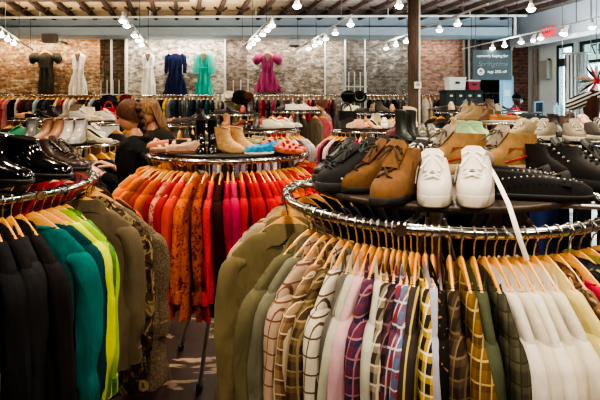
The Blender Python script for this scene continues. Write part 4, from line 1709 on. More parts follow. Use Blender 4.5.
def shoe(kind, p, deg, label, upm, solem=None, lacem=None, s=1.0, grp=None, parts=True, inner=None, roll=0, pitch=0, tonguem=None):
    ms = shoe_meshes(kind)
    nm_, cat = CATN[kind]
    o = empty(nm_, p, R(deg))
    o.rotation_euler = (R(roll), R(pitch), R(deg))
    o.scale = (s, s, s)
    tag(o, label, cat, grp)
    for k, me in ms.items():
        q = me.copy()
        base = k.rstrip('0123')
        mat = {'sole': solem or upm, 'laces': lacem or solem or upm, 'tongue': tonguem or upm}.get(base, upm)
        if base == 'upper':
            q.materials[0] = upm
            q.materials[1] = inner or DARKIN
        else:
            q.materials.append(mat)
        link(base, q, o)
    return o


def leather(h, rough=.35, coat=0, var=.15):
    k = ('leather', h, rough)
    if k not in MATS:
        t = NT('leather')
        f = t.noise(t.obj(), 34, 3)
        c = hx(h)
        t.col(t.ramp(f, [(.3, sc(c, 1 - var)), (.7, sc(c, 1 + var))]))
        t.set(Roughness=rough, Coat_Weight=coat)
        t.bump(t.noise(t.obj(), 60, 2), .12, .002)
        MATS[k] = t.mat
    return MATS[k]


def suede(h):
    return leather(h, .9, 0, .25)


def on_shelf(key, px, Y, dz=0):
    zs = RACKS[key][3]
    return Vector((X_at(px, Y), Y, zs + dz))


PATENT = leather('0c0b0b', .12, .6)
# rack A
WL = leather('cbc6bb', .45, 0, .05)
WS = leather('b8b1a2', .55, 0, .06)
WLACE = simple('lace_white', hx('e6e3dc'), .8, 0, .05)
RUB = leather('17130f', .7)
s1 = shoe('sneaker', on_shelf('A', 432.5, 1.265), -106, 'white leather low sneaker, first of the front pair beside the brown boot', WL, WS, WLACE, .97)
s2 = shoe('sneaker', on_shelf('A', 473.5, 1.265), -112, 'white leather low sneaker with a long lace hanging over the rail', WL, WS, WLACE, 1.02)
for so in (s1, s2):
    for sy in (-1, 1):
        for i in range(3):
            m = MB()
            x = .05 - i * .022
            m.tube([(x, sy * .0445, .045), (x - .012, sy * .0425, .066), (x - .022, sy * .039, .086)], .0042, 6, ry=.002, up=(1, 0, 0))
            build(m, 'side_stripe', WS, so)
    m = MB()
    for i in range(14):
        pass
m = MB()
loc = Matrix.Translation(s2.location) @ Matrix.Rotation(R(-112), 4, 'Z')
inv = (loc @ Matrix.Scale(1.02, 4)).inverted()
zs = RACKS['A'][3]
pw = [at(489, 166, 1.27), at(495, 176, 1.20), at(502, 190, 1.13), at(509, 205, 1.08), at(515, 224, 1.035), at(521, 243, 1.03), at(527, 260, 1.03)]
m.tube([inv @ p for p in pw], .0055, 8, ry=.002, up=(0, 1, 0))
build(m, 'dangling_lace', WLACE, s2)
BRS = suede('6c4a28')
shoe('chukka', on_shelf('A', 398, 1.28), -122, 'brown suede lace-up chukka boot beside the white sneakers', BRS, RUB, simple('lace_brown', hx('3a2618'), .8), 1.0)
shoe('chukka', on_shelf('A', 384, 1.39), -160, 'brown suede chukka boot seen from its side, next to black sneakers', suede('634423'), RUB, simple('lace_brown', hx('3a2618'), .8), .98)
BK, BK2 = suede('17171a'), leather('101011', .4)
CRM = leather('b9b59c', .6)
GRL = simple('lace_black', (.012, .012, .014), .8)
b1 = shoe('sneaker', on_shelf('A', 359, 1.42), 205, 'black low sneaker with cream side flash at the shelf edge', BK, leather('20201f', .6), GRL, 1.0)
for sy in (-1, 1):
    for i in range(2):
        m = MB(); m.tube([(.085 - i * .045, sy * .044, .036), (.05 - i * .045, sy * .044, .058), (.0 - i * .045, sy * .041, .078)], .008, 6, ry=.002, up=(0, 0, 1)); build(m, 'side_flash', CRM, b1)
shoe('sneaker', on_shelf('A', 352, 1.58), 204, 'black low sneaker standing second behind the cream-flashed one', BK2, leather('262523', .6), GRL, 1.0)
shoe('sneaker', on_shelf('A', 354, 1.70), 208, 'black knitted sneaker with loose laces, third row back', BK, BK2, GRL, 1.02)
shoe('midtop', on_shelf('A', 372, 1.60), 212, 'black canvas high-top with dark green lining above brown boots', BK, BK2, simple('lace_green', hx('1c3a34'), .8), .95)
shoe('midtop', on_shelf('A', 385, 1.74), 220, 'black high-top with brown cuff behind the chukka boots', suede('211a17'), BK2, simple('lace_dbrown', hx('3b2a22'), .8), .95)
shoe('sneaker', on_shelf('A', 422, 1.60), 230, 'black sneaker with a white lace half hidden between boot and white sneaker', BK, BK2, WLACE, 1.0)
TAN = suede('86663c')
RST = suede('7a4526')
GRYT = suede('85786a')
for px, Y, dg, lab in ((452, 1.62, 200, 'tan and rust high-top sneaker with grey toe behind white sneakers'), (505, 1.58, 205, 'tan and rust high-top sneaker lying right of the grey-toed one')):
    o = shoe('midtop', on_shelf('A', px, Y, .022), dg, lab, TAN, leather('b09a78', .6), simple('lace_taupe', hx('5d554a'), .8), 1.08, tonguem=GRYT)
    for sy in (-1, 1):
        m = MB(); m.loft([[(.06, sy * .0455, .045), (-.06, sy * .0455, .045), (-.05, sy * .0425, .085), (.03, sy * .0425, .085)], [(.06, sy * .049, .045), (-.06, sy * .049, .045), (-.05, sy * .046, .085), (.03, sy * .046, .085)]])
        build(m, 'side_panel', RST, o)
        m = MB(); m.tube([(.055, sy * .049, .044), (0, sy * .0495, .052), (-.055, sy * .049, .062)], .0035, 6); build(m, 'red_stripe', leather('b03020', .5), o)
    m = MB(); m.ball((.105, .004, .05), .04, .043, .032, 14, 8); build(m, 'toe_cap', GRYT, o)
STUD = simple('stud_silver', hx('a8a69e'), .3, .8)


def studs(o, kind, n=16, r=.0026):
    for sy in (-1, 1):
        m = MB()
        for i in range(n):
            f = i / (n - 1)
            x = .11 - .20 * f
            m.ball((x, sy * (.0435 - .018 * max(0, (x - .05) / .06)), .046 + .012 * math.sin(f * PI)), r, r, r, 6, 4)
        build(m, 'stud_row', STUD, o)


for px, Y, dg, lab in ((527, 1.26, -12, 'black velvet loafer with silver studs at the shelf edge'), (512, 1.39, -10, 'black velvet loafer with studs behind the first studded one')):
    o = shoe('loafer', on_shelf('A', px, Y), dg, lab, suede('0d0d0f'), leather('0b0b0b', .5), s=1.12)
    studs(o, 'loafer')
for px, Y, dg, lab in ((553, 1.50, -60, 'black hiking boot with silver eyelets lying behind the loafers'), (583, 1.42, -58, 'black hiking boot with silver lace hooks at the picture edge'), (530, 1.66, -55, 'black leather hiking boot in the back row beside tan high-tops')):
    o = shoe('hiker', on_shelf('A', px, Y), dg, lab, leather('131314', .5), leather('0d0d0d', .7), GRL, .92, inner=leather('242220', .8))
    for sy in (-1, 1):
        for i in range(5):
            m = MB()
            m.ball((.075 - i * .016, sy * (.036 + .0006 * i), .088 + i * .012), .0055, .0055, .0055, 8, 5)
            build(m, 'eyelet', STUD, o)

# rack B
shoe('lowboot', on_shelf('B', 33, 1.64), -8, 'glossy black ankle boot pointing right, nearest the brown lace-up', PATENT, leather('0a0a0a', .4), s=1.0)
shoe('lowboot', on_shelf('B', -7, 1.52), -12, 'glossy black ankle boot cut by the left picture edge', PATENT, leather('0a0a0a', .4), s=1.0)
shoe('lowlace', on_shelf('B', 52, 1.84), -4, 'dark brown leather lace-up shoe behind the glossy black boot', leather('33211a', .3, .2), leather('15100d', .5), simple('lace_dbrown', hx('3b2a22'), .8), 1.02)
shoe('lowboot', on_shelf('B', 12, 1.92), 10, 'dull black ankle boot at the back of the glossy boots', leather('1a1918', .4), s=1.0)
shoe('loafer', on_shelf('B', 40, 2.02), -150, 'plain black loafer half hidden behind glossy boots', leather('191615', .4))

# rack C
LG = leather('c9a377', .8)
shoe('boot', on_shelf('C', 228, 2.74), -25, 'tan suede pull-on ankle boot, first of the pair', suede('b08a5c'), leather('8a6a44', .7), s=.80, inner=leather('6a4c30', .8))
shoe('boot', on_shelf('C', 241, 2.80), -25, 'tan suede pull-on ankle boot beside the blue slippers', suede('ab8557'), leather('8a6a44', .7), s=.80, inner=leather('6a4c30', .8))
shoe('tallboot', on_shelf('C', 200, 2.74), -75, 'shiny black tall boot left of its twin on the tan-boot rack', leather('11100f', .15, .5), s=.66)
shoe('tallboot', on_shelf('C', 212, 2.75), -78, 'shiny black tall boot beside the tan suede boots', leather('11100f', .15, .5), s=.66)
BL = suede('1f7fb0')
shoe('slipper', on_shelf('C', 260, 2.68), 200, 'fluffy bright blue slipper in front of its twin', BL, leather('e0d8c8', .7), s=.68)
shoe('slipper', on_shelf('C', 267, 2.80), 196, 'fluffy bright blue slipper behind, beside the coral sandal', suede('2a8cbc'), leather('e0d8c8', .7), s=.68)
CO = leather('b8452c', .5)
shoe('sandal', on_shelf('C', 281, 2.72), -25, 'coral red strappy sandal at the shelf edge', CO, leather('a8552f', .6), s=1.0)
shoe('sandal', on_shelf('C', 285, 2.86), -30, 'coral red strappy sandal behind its twin', leather('c25032', .5), leather('a8552f', .6), s=1.05)
shoe('loafer', on_shelf('C', 252, 3.1), -25, 'olive beige loafer behind the blue slippers', suede('8a8058'), leather('5a4c38', .6))
shoe('loafer', on_shelf('C', 268, 3.2), -30, 'khaki loafer behind the coral sandals', suede('968a66'), leather('5a4c38', .6))
shoe('sandal', on_shelf('C', 174, 2.80), 190, 'pinkish beige strappy sandal at the left end of the shelf', leather('b88a72', .5), leather('7a5a48', .6), s=1.0)
shoe('slipper', on_shelf('C', 184, 2.70), 185, 'beige jewelled slipper lying beside the black tall boots', leather('a8826c', .5), leather('6a4a3c', .6), s=.78)
shoe('loafer', on_shelf('C', 190, 2.95), 30, 'black slip-on with orange lining behind the beige sandals', leather('1a1a1c', .4), leather('b8502c', .6), inner=leather('c8602c', .7))
shoe('loafer', on_shelf('C', 168, 3.02), 170, 'salmon pink loafer at the back left of the shelf', leather('c07858', .5), leather('8a5a48', .6))

# generic rows for the other racks: (px, Y, kind, deg, hex, name)
SCL = {'black boot in the back row': .75, 'white boot at the back': .6, 'beige trainer facing us': .86, 'beige trainer left of the facing one': .86, 'sand trainer with tan sole': .86, 'sand trainer second from left': .86, 'dark trainer at the picture edge': .9, 'mint green ankle boot left of its twin': .85, 'mint green ankle boot': .85, 'dark green lace boot at the left end': .8, 'dark green lace boot beside its twin': .8, 'cream cowboy boot at the back': .9}
rows = {
    'D': [(67, 3.52, 'boot', -80, '8f8a84', 'silver grey ankle boot left of its twin', .3), (78, 3.54, 'boot', -84, '8a857f', 'silver grey ankle boot beside the cream pump', .3),
          (45, 3.50, 'boot', -100, '6f4c34', 'brown ankle boot left of its twin', .5), (56, 3.50, 'boot', -96, '7a5438', 'brown ankle boot beside the silver boots', .5),
          (96, 3.62, 'pump', -10, 'a89e84', 'cream pointed pump at the right shelf edge', .5), (88, 3.85, 'loafer', -12, 'c8c090', 'pale yellow loafer behind the cream pump', .6),
          (22, 3.7, 'sneaker', 200, '1d6a48', 'green sneaker behind the glossy boots', .6), (30, 3.55, 'boot', -70, '4a4744', 'dark grey boot between green and brown shoes', .4),
          (60, 3.95, 'hightop', 200, '8c6438', 'mustard brown high-top in the back row', .7), (74, 4.05, 'loafer', 190, '5c5446', 'dark taupe loafer in the back row', .6), (92, 4.1, 'sneaker', -20, 'a49e94', 'white trainer in the back row', .6)],
    'E': [(403, 3.86, 'tallboot', -70, '1c2620', 'dark green lace boot at the left end', .5), (413, 3.95, 'tallboot', -75, '222a24', 'dark green lace boot beside its twin', .5),
          (421, 3.86, 'sneaker', -95, '3a3834', 'black sneaker with white toe', .5), (430, 3.86, 'sneaker', -90, '4a4844', 'dark grey sneaker with white toe', .5),
          (441, 3.84, 'slipper', -90, 'cfc08c', 'cream yellow slipper', .8), (470, 3.85, 'boot', -30, '8fae86', 'mint green ankle boot left of its twin', .6), (482, 3.9, 'boot', -25, '98b68e', 'mint green ankle boot', .6),
          (455, 4.3, 'hightop', 200, '8d7a5c', 'camouflage tan high-top at the back', .8), (436, 4.25, 'boot', 195, '16181a', 'black boot in the back row', .4), (416, 4.4, 'tallboot', -20, 'd0bc98', 'cream cowboy boot at the back', .6),
          (400, 4.3, 'hightop', 200, '5a2a2c', 'maroon high-top in the back row', .7)],
    'F': [(272, 5.98, 'sneaker', -15, 'd2cdb8', 'cream trainer', .6), (284, 6.0, 'sneaker', -20, 'cfc8b0', 'off-white trainer right of the cream one', .6), (236, 6.05, 'pump', 180, '6a3a28', 'brown pump at the left', .4), (247, 6.02, 'loafer', -95, '201c1a', 'black loafer', .3),
          (256, 6.0, 'boot', -90, '2a2624', 'black ankle boot', .4), (226, 6.15, 'hightop', -95, '8a5c34', 'tan high-top', .7), (262, 6.35, 'sneaker', 30, '9a2a2c', 'red sneaker at the back', .6), (292, 6.3, 'loafer', -15, 'a8a498', 'stone loafer at the back', .6),
          (240, 6.4, 'sandal', 190, 'b04a34', 'red sandal at the back', .5)],
    'G': [(354, 5.95, 'sneaker', 200, 'c8a888', 'peach trainer', .6), (364, 5.93, 'sandal', 190, 'c89070', 'peach sandal', .6), (374, 5.92, 'pump', -60, 'd0b494', 'nude pump', .5), (384, 5.93, 'sneaker', -95, 'd4cfc0', 'white trainer', .6),
          (394, 5.98, 'sneaker', -30, 'c0a88a', 'beige sneaker', .6), (388, 6.3, 'loafer', -20, '8a7440', 'olive gold loafer at the back', .5), (372, 6.35, 'boot', 200, 'b0a48c', 'stone boot at the back', .6), (358, 6.35, 'sneaker', 180, 'a85c48', 'rust trainer at the back', .6)],
    'H': [(509, 5.15, 'loafer', -20, '8a5424', 'brown leather loafer', .3), (498, 5.2, 'loafer', -25, '94602e', 'light brown loafer left of the first', .3), (485, 5.25, 'chukka', 205, '5c4028', 'dark brown chukka', .6), (473, 5.2, 'hightop', 200, '7a6848', 'camouflage khaki high-top', .8),
          (466, 5.4, 'hightop', 195, '8a7a58', 'sand high-top', .8), (492, 5.6, 'sneaker', 200, '4a4438', 'dark khaki sneaker at the back', .7), (478, 5.65, 'boot', 190, '4c3424', 'dark brown boot at the back', .5), (500, 5.75, 'tallboot', -80, 'a8a296', 'white boot at the back', .5)],
    'I': [(573, 2.55, 'sneaker', -102, '7c7364', 'beige trainer facing us', .7), (545, 2.62, 'sneaker', -135, '776e5e', 'beige trainer left of the facing one', .7), (524, 2.78, 'sneaker', 212, '8c7e60', 'sand trainer with tan sole', .7),
          (536, 2.9, 'sneaker', 212, '85785c', 'sand trainer second from left', .7), (597, 2.62, 'sneaker', -95, '37322e', 'dark trainer at the picture edge', .6), (555, 3.0, 'boot', -100, '1c1a1a', 'black boot in the back row', .5), (581, 3.0, 'sneaker', -95, 'cfa98c', 'peach trainer in the back row', .7), (568, 3.12, 'chukka', -95, '3c2a22', 'dark brown chukka in the back row', .6)],
    'J': [(33, 6.98, 'loafer', -10, '1c1816', 'black loafer', .3), (44, 6.96, 'pump', -15, '201a18', 'black pump', .3), (54, 7.0, 'boot', -20, '2a2422', 'dark boot', .4), (40, 7.3, 'sneaker', 190, '3a322c', 'dark brown trainer at the back', .6), (24, 7.1, 'slipper', 180, 'c08c64', 'salmon slipper', .8), (52, 7.35, 'boot', 200, '191716', 'jet black boot at the back', .4)],
    'K': [(182, 6.8, 'loafer', 190, '3a302a', 'dark brown loafer', .4), (192, 6.78, 'pump', 200, '1c1a1a', 'black pump', .3), (203, 6.85, 'boot', -30, '24201e', 'black boot', .4), (174, 6.9, 'sandal', 180, 'b07a58', 'tan sandal', .5), (196, 7.2, 'boot', 200, '35302c', 'charcoal boot at the back', .5)],
    'L': [(80, 5.3, 'sneaker', -10, 'a8a296', 'white trainer', .6), (92, 5.3, 'loafer', -12, 'b0a284', 'cream loafer', .6), (104, 5.4, 'sneaker', -15, 'aca69c', 'white sneaker right of the cream loafer', .6), (98, 5.7, 'slipper', 170, 'd09a5c', 'orange tan slipper at the back', .8), (70, 5.5, 'boot', 200, '6a5c4c', 'taupe boot', .5), (84, 5.75, 'hightop', 190, 'c8b89c', 'beige high-top at the back', .7)],
    'M': [(292, 8.7, 'sneaker', -20, 'd0ccc0', 'white trainer', .6), (303, 8.68, 'sneaker', -15, 'd4cdbc', 'cream white trainer right of the first', .6), (311, 8.75, 'loafer', -20, 'b8a888', 'beige loafer', .6), (284, 8.8, 'boot', 195, '2a2624', 'black boot', .4), (298, 9.1, 'sneaker', 190, 'a03a34', 'red trainer at the back', .6)],
    'N': [(362, 8.4, 'loafer', 190, '2a2422', 'black loafer', .4), (372, 8.38, 'sneaker', -95, '5a4a3c', 'brown trainer', .6), (382, 8.4, 'boot', -20, '3a322c', 'dark boot', .5), (392, 8.5, 'sneaker', -90, 'b8865c', 'tan trainer', .6), (352, 8.5, 'sneaker', 180, 'c8c4a8', 'pale cream trainer', .6), (376, 8.9, 'hightop', 190, '8a8458', 'olive high-top at the back', .7)],
    'P': [(440, 7.85, 'loafer', 190, '2a2624', 'black loafer', .4), (451, 7.75, 'sneaker', -95, 'b09a78', 'sand trainer', .6), (461, 7.7, 'loafer', -20, '4a3428', 'dark brown loafer', .4), (472, 7.68, 'boot', -90, '3c2e26', 'brown boot', .5), (483, 7.7, 'sneaker', -30, '5a3a34', 'maroon trainer', .6), (493, 7.75, 'boot', -40, '54443a', 'taupe boot', .5), (504, 7.85, 'pump', -30, '1c1a1a', 'black pump', .4), (466, 8.2, 'hightop', 190, '6a6a68', 'grey high-top at the back', .6)],
    'Q': [(222, 8.6, 'loafer', 190, '1c1a1a', 'black loafer', .4), (232, 8.58, 'pump', -20, '2a2220', 'dark pump', .4), (243, 8.6, 'sneaker', -95, '8a3a2c', 'rust red trainer', .6), (250, 8.7, 'boot', -90, '262220', 'black boot', .4), (228, 9.0, 'boot', 200, '3a3430', 'charcoal boot at the back', .5)],
}
for key, lst in rows.items():
    for px, Y, kind, dg, hexc, nmc, ro in lst:
        sol = leather('bab3a3', .6) if kind == 'sneaker' and key in 'EFGIL' else None
        shoe(kind, on_shelf(key, px, Y), dg, nmc + ' on the ' + RNAME[key].replace('rack topped with', 'rack with'), leather(hexc, ro), sol, s=SCL.get(nmc, 1.0))
bag(on_shelf('G', 346, 5.95), .3, .14, .08, .22, leather('121214', .6), 'black soft bag standing on the peach-shoe rack')
bag(at(108.5, 118, 8.9), .2, .15, .07, .2, leather('b8202c', .4), 'red handbag below the hats left of the braided woman')
stand = empty('display_plinth', (X_at(108.5, 8.9), 8.9, 0))
tag(stand, 'white plinth carrying the red handbag', 'plinth')
zt = at(108.5, 118, 8.9).z
m = MB(); m.box(-.2, .2, -.15, .15, zt - .03, zt); build(m, 'top', M_WHITE, stand, False)
m = MB(); m.box(-.15, .15, -.11, .11, 0, zt - .03); build(m, 'pedestal', M_OFFW, stand, False)

# ------------------------------------------------------------------ people
SKIN = NT('skin')
SKIN.col(SKIN.ramp(SKIN.noise(SKIN.obj(), 14), [(.3, hx('c48a6c')), (.7, hx('d8a384'))])); SKIN.set(Roughness=.5); SKIN.b.inputs['Subsurface Weight'].default_value = .08
SKIN = SKIN.mat
SKIN2 = simple('skin_dark', hx('4a2e22'), .5, 0, .12, 14)
EYE = simple('eye_dark', (.02, .015, .012), .2)
LIP = simple('lip', hx('a85a50'), .5)


def skin_mesh(nodes, edges, sub=1):
    """nodes: name -> ((x,y,z), radius or (rx,ry)); first node is the root"""
    names = list(nodes)
    me = bpy.data.meshes.new('tmp')
    me.from_pydata([nodes[n_][0] for n_ in names], [(names.index(a), names.index(b)) for a, b in edges], [])
    ob = bpy.data.objects.new('tmp', me)
    C.objects.link(ob)
    md = ob.modifiers.new('skin', 'SKIN')
    md.use_smooth_shade = True
    lay = me.skin_vertices[0].data if me.skin_vertices else None
    if lay is None:
        bpy.context.view_layer.objects.active = ob
        ob.select_set(True)
        me.attributes.new
    for i, n_ in enumerate(names):
        r_ = nodes[n_][1]
        me.skin_vertices[0].data[i].radius = r_ if isinstance(r_, tuple) else (r_, r_)
        me.skin_vertices[0].data[i].use_root = (i == 0)
    sm = ob.modifiers.new('sub', 'SUBSURF')
    sm.levels = sm.render_levels = sub
    dg = bpy.context.evaluated_depsgraph_get()
    out = bpy.data.meshes.new_from_object(ob.evaluated_get(dg))
    bpy.data.objects.remove(ob)
    v = [tuple(q.co) for q in out.vertices]
    f = [tuple(p.vertices) for p in out.polygons]
    bpy.data.meshes.remove(out)
    return v, f


def add_vf(mb, vf, mat=None):
    b = len(mb.v)
    for p in vf[0]:
        p = Vector(p)
        mb.v.append(tuple(mat @ p if mat else p))
    for f in vf[1]:
        mb.face(tuple(b + i for i in f))


def head_rings(jaw=1.0):
    """head facing +x, centre at the middle of the skull, about .23 tall"""
    n, mm = 28, 20
    rings = []
    for i in range(mm + 1):
        t_ = PI * (i + .05) / (mm + .1) - PI / 2
        ring = []
        for k in range(n):
            a = 2 * PI * k / n
            x, y, z = math.cos(t_) * math.cos(a), math.cos(t_) * math.sin(a), math.sin(t_)
            X, Y, Z = x * .094, y * .074, z * .116
            if z < 0:
                tp = -z
                Y *= 1 - .30 * tp * tp
                if x < 0:
                    X *= 1 - .55 * tp
                else:
                    X *= 1 + .04 * tp
            if x > .3:
                fr = (x - .3) / .7
                X -= .008 * fr * math.exp(-((Z - .005) / .022) ** 2) * (1 - math.exp(-(Y / .016) ** 2))       # eye sockets
                X += .024 * fr * math.exp(-((Z + .024) / .016) ** 2 - (Y / .013) ** 2)                        # nose tip
                X += .014 * fr * math.exp(-((Z + .004) / .020) ** 2 - (Y / .010) ** 2)                        # bridge
                X += .005 * fr * math.exp(-((Z - .026) / .010) ** 2)                                         # brow
                X += .006 * fr * math.exp(-((Z + .058) / .010) ** 2 - (Y / .022) ** 2)                        # lips
                X += .009 * fr * math.exp(-((Z + .094) / .018) ** 2 - (Y / .025) ** 2)                        # chin
            ring.append((X, Y, Z))
        rings.append(ring)
    return rings


def hand(mb, M, side=1, curl=.5):
    """hand pointing +x from the wrist, palm down (-z), thumb on side*y"""
    t = MB()
    rings = []
    for x, w_, h_ in ((-.02, .024, .018), (.0, .026, .017), (.03, .036, .016), (.06, .041, .014), (.085, .038, .012)):
        rings.append([(x, w_ * spow(math.cos(a), .8), h_ * spow(math.sin(a), .8)) for a in [2 * PI * k / 14 for k in range(14)]])
    t.loft(rings)
    for j, (yy, L) in enumerate(((.029, .066), (.010, .076), (-.010, .070), (-.028, .054))):
        yy *= side
        p = Vector((.078, yy, 0))
        pts, ang = [p + Vector((-.02, 0, 0)), p], .1
        for seg in (.45, .32, .23):
            ang += curl * (1.0 + .1 * j)
            p = p + Vector((math.cos(ang), 0, -math.sin(ang))) * L * seg
            pts.append(p)
        t.tube(pts, [.0095, .0092, .0086, .0078, .0055], 8)
    t.tube([(.01, side * .02, -.004), (.035, side * .048, -.012), (.062, side * .060, -.024), (.084, side * .058, -.036)], [.013, .0115, .0095, .006], 8)
    add_vf(mb, (t.v, t.f), M)


def frame_to(a, b, upv=(0, 0, 1)):
    x = (Vector(b) - Vector(a)).normalized()
    z = Vector(upv)
    z = (z - x * z.dot(x)).normalized()
    y = z.cross(x)
    return Matrix(((x.x, y.x, z.x, b[0]), (x.y, y.y, z.y, b[1]), (x.z, y.z, z.z, b[2]), (0, 0, 0, 1)))


def person(loc, rz, label, height, armL, armR, look=(0, 0, 0), skin=SKIN, top=None, legs=None, sit=False, bend=0.0, shoesm=None, topk=1.0):
    """faces +x locally. armL/armR: (elbow, wrist) points. Returns the root and the head matrix"""
    o = empty('person', loc, rz)
    tag(o, label, 'person')
    s = height / 1.68

    def sp(p):
        return Vector(p) * s
    hipz = .92 if not sit else .48
    N = {}
    bx = bend
    N['pelvis'] = (sp((0, 0, hipz)), (.115 * s, .15 * s))
    N['waist'] = (sp((.01 + bx * .2, 0, hipz + .16)), (.095 * s, .125 * s))
    N['chest'] = (sp((.015 + bx * .6, 0, hipz + .34)), (.11 * s, .15 * s))
    N['upper'] = (sp((.0 + bx * .85, 0, hipz + .46)), (.085 * s, .12 * s))
    N['neck'] = (sp((.0 + bx, 0, hipz + .54)), (.052 * s, .052 * s))
    N['nape'] = (sp((.025 + bx * 1.15, 0, hipz + .62)), (.05 * s, .05 * s))
    E = [('pelvis', 'waist'), ('waist', 'chest'), ('chest', 'upper'), ('upper', 'neck'), ('neck', 'nape')]
    for nm_, sg, arm in (('L', 1, armL), ('R', -1, armR)):
        shp = sp((.0 + bx * .85, sg * .175, hipz + .455))
        N['sh' + nm_] = (shp, (.058 * s, .058 * s))
        N['el' + nm_] = (sp(arm[0]), (.043 * s, .043 * s))
        N['wr' + nm_] = (sp(arm[1]), (.028 * s, .028 * s))
        E += [('upper', 'sh' + nm_), ('sh' + nm_, 'el' + nm_), ('el' + nm_, 'wr' + nm_)]
        hp = sp((0, sg * .09, hipz - .06))
        N['hip' + nm_] = (hp, (.085 * s, .085 * s))
        if sit:
            kn, an, tо = sp((.42, sg * .12, hipz + .02)), sp((.40, sg * .12, .09)), sp((.53, sg * .13, .04))
        else:
            kn, an, tо = sp((.02, sg * .105, .50)), sp((-.01, sg * .11, .09)), sp((.13, sg * .13, .035))
        N['kn' + nm_] = (kn, (.058 * s, .058 * s))
        N['an' + nm_] = (an, (.038 * s, .038 * s))
        N['to' + nm_] = (tо, (.03 * s, .04 * s))
        E += [('pelvis', 'hip' + nm_), ('hip' + nm_, 'kn' + nm_), ('kn' + nm_, 'an' + nm_), ('an' + nm_, 'to' + nm_)]
    NB = {q: (v[0], (v[1][0] * .68, v[1][1] * .68)) if q[:2] in ('pe', 'wa', 'ch', 'up', 'sh', 'el', 'hi', 'kn') else v for q, v in N.items()}
    body = MB()
    add_vf(body, skin_mesh(NB, E, 1))
    hc = N['nape'][0] + Vector((.028, 0, .085)) * s
    HM = Matrix.Translation(hc) @ Matrix.Rotation(look[2], 4, 'Z') @ Matrix.Rotation(look[1], 4, 'Y') @ Matrix.Rotation(look[0], 4, 'X') @ Matrix.Scale(s, 4)
    hb = MB(); hb.loft(head_rings())
    for sg in (-1, 1):      # ears
        hb.ball((-.008, sg * .074, -.008), .017, .008, .028, 10, 8)
    add_vf(body, (hb.v, hb.f), HM)
    for nm_, sg, arm in (('L', 1, armL), ('R', -1, armR)):
        hand(body, frame_to(N['el' + nm_][0], N['wr' + nm_][0]) @ Matrix.Translation((.015, 0, 0)), -sg, .45)
    bo = build(body, 'body', skin, o)
    m = MB()
    for sg in (-1, 1):
        m.ball(HM @ Vector((.082, sg * .029, .004)), .011 * s, .013 * s, .009 * s, 10, 6)
    build(m, 'eyes', EYE, o)
    m = MB()
    m.tube([HM @ Vector((.092, -.022, -.058)), HM @ Vector((.0985, 0, -.057)), HM @ Vector((.092, .022, -.058))], .0045 * s, 6)
    build(m, 'lips', LIP, o)
    # clothing: a looser skin over trunk and arms, another over the legs
    k = 1.18 * topk
    tn = {}
    for q in ('pelvis', 'waist', 'chest', 'upper'):
        p, r_ = N[q]
        tn[q] = (p, (r_[0] * k + .012, r_[1] * k))
    tn['collar'] = (N['neck'][0] + Vector((.004, 0, .03)), (.068 * s, .07 * s))
    te = [('pelvis', 'waist'), ('waist', 'chest'), ('chest', 'upper'), ('upper', 'collar')]
    for nm_ in 'LR':
        tn['sh' + nm_] = (N['sh' + nm_][0], .074 * s * topk)
        tn['el' + nm_] = (N['el' + nm_][0], .060 * s * topk)
        w_ = N['el' + nm_][0].lerp(N['wr' + nm_][0], .88)
        tn['wr' + nm_] = (w_, .044 * s * topk)
        te += [('upper', 'sh' + nm_), ('sh' + nm_, 'el' + nm_), ('el' + nm_, 'wr' + nm_)]
    tm = MB(); add_vf(tm, skin_mesh(tn, te, 1))
    build(tm, 'jacket' if topk < 1 else 'sweater', top, o)
    ln = {'pelvis': (N['pelvis'][0], (.128 * s, .16 * s))}
    le = []
    for nm_ in 'LR':
        for q, ad in (('hip', .014), ('kn', .016), ('an', .022)):
            p, r_ = N[q + nm_]
            ln[q + nm_] = (p, r_[0] + ad)
        le += [('pelvis', 'hip' + nm_), ('hip' + nm_, 'kn' + nm_), ('kn' + nm_, 'an' + nm_)]
    lm = MB(); add_vf(lm, skin_mesh(ln, le, 1))
    build(lm, 'trousers', legs or P('plain', '1e2026'), o)
    for nm_, sg in (('L', 1), ('R', -1)):
        m = MB()
        a, t_ = N['an' + nm_][0], N['to' + nm_][0]
        m.tube([a + Vector((-.05, 0, -.05)), a + Vector((.0, 0, -.035)), t_ + Vector((0, 0, .005)), t_ + Vector((.06, 0, -.005))], [.03, .052, .046, .026], 12, ry=[.03, .046, .046, .03])
        m.v = [(x, y, max(.0, z)) for x, y, z in m.v]
        build(m, 'shoe', shoesm or leather('1b1918', .5), o)
    return o, HM, N


def hair_cap(HM, mat, parent, low=-.04, name='hair', vol=1.0):
    m = MB()
    n, mm = 28, 14
    rings = []
    for i in range(mm + 1):
        f = i / mm
        ring = []
        for k in range(n):
            a = 2 * PI * k / n
            # the hair line: high at the forehead, low at the nape
            lim = .055 - (.055 - low) * (.5 - .5 * math.cos(a)) ** .6 if True else 0
            z = .13 - (.13 - lim) * f
            zz = max(-.98, min(.98, z / .131))
            rr_ = math.sqrt(max(0, 1 - zz * zz)) if zz > 0 else 1 - .10 * (-zz) ** 2
            x = (.106 * rr_ * math.cos(a) - .006)
            y = .087 * rr_ * math.sin(a)
            rip = 1 + .018 * math.sin(k * 3.7 + f * 2)
            ring.append(HM @ Vector((x * vol * rip, y * vol * rip, z)))
        rings.append(ring)
    m.loft(rings, True, False)
    return build(m, name, mat, parent)


def strands(c1, c2):
    t = NT('hair')
    f = t.noise(t.map(t.obj(), (30, 30, 4)), 3, 3)
    t.col(t.ramp(f, [(.3, hx(c1)), (.7, hx(c2))]))
    t.set(Roughness=.65)
    t.b.inputs['Specular IOR Level'].default_value = .25
    t.bump(f, .8, .01)
    return t.mat


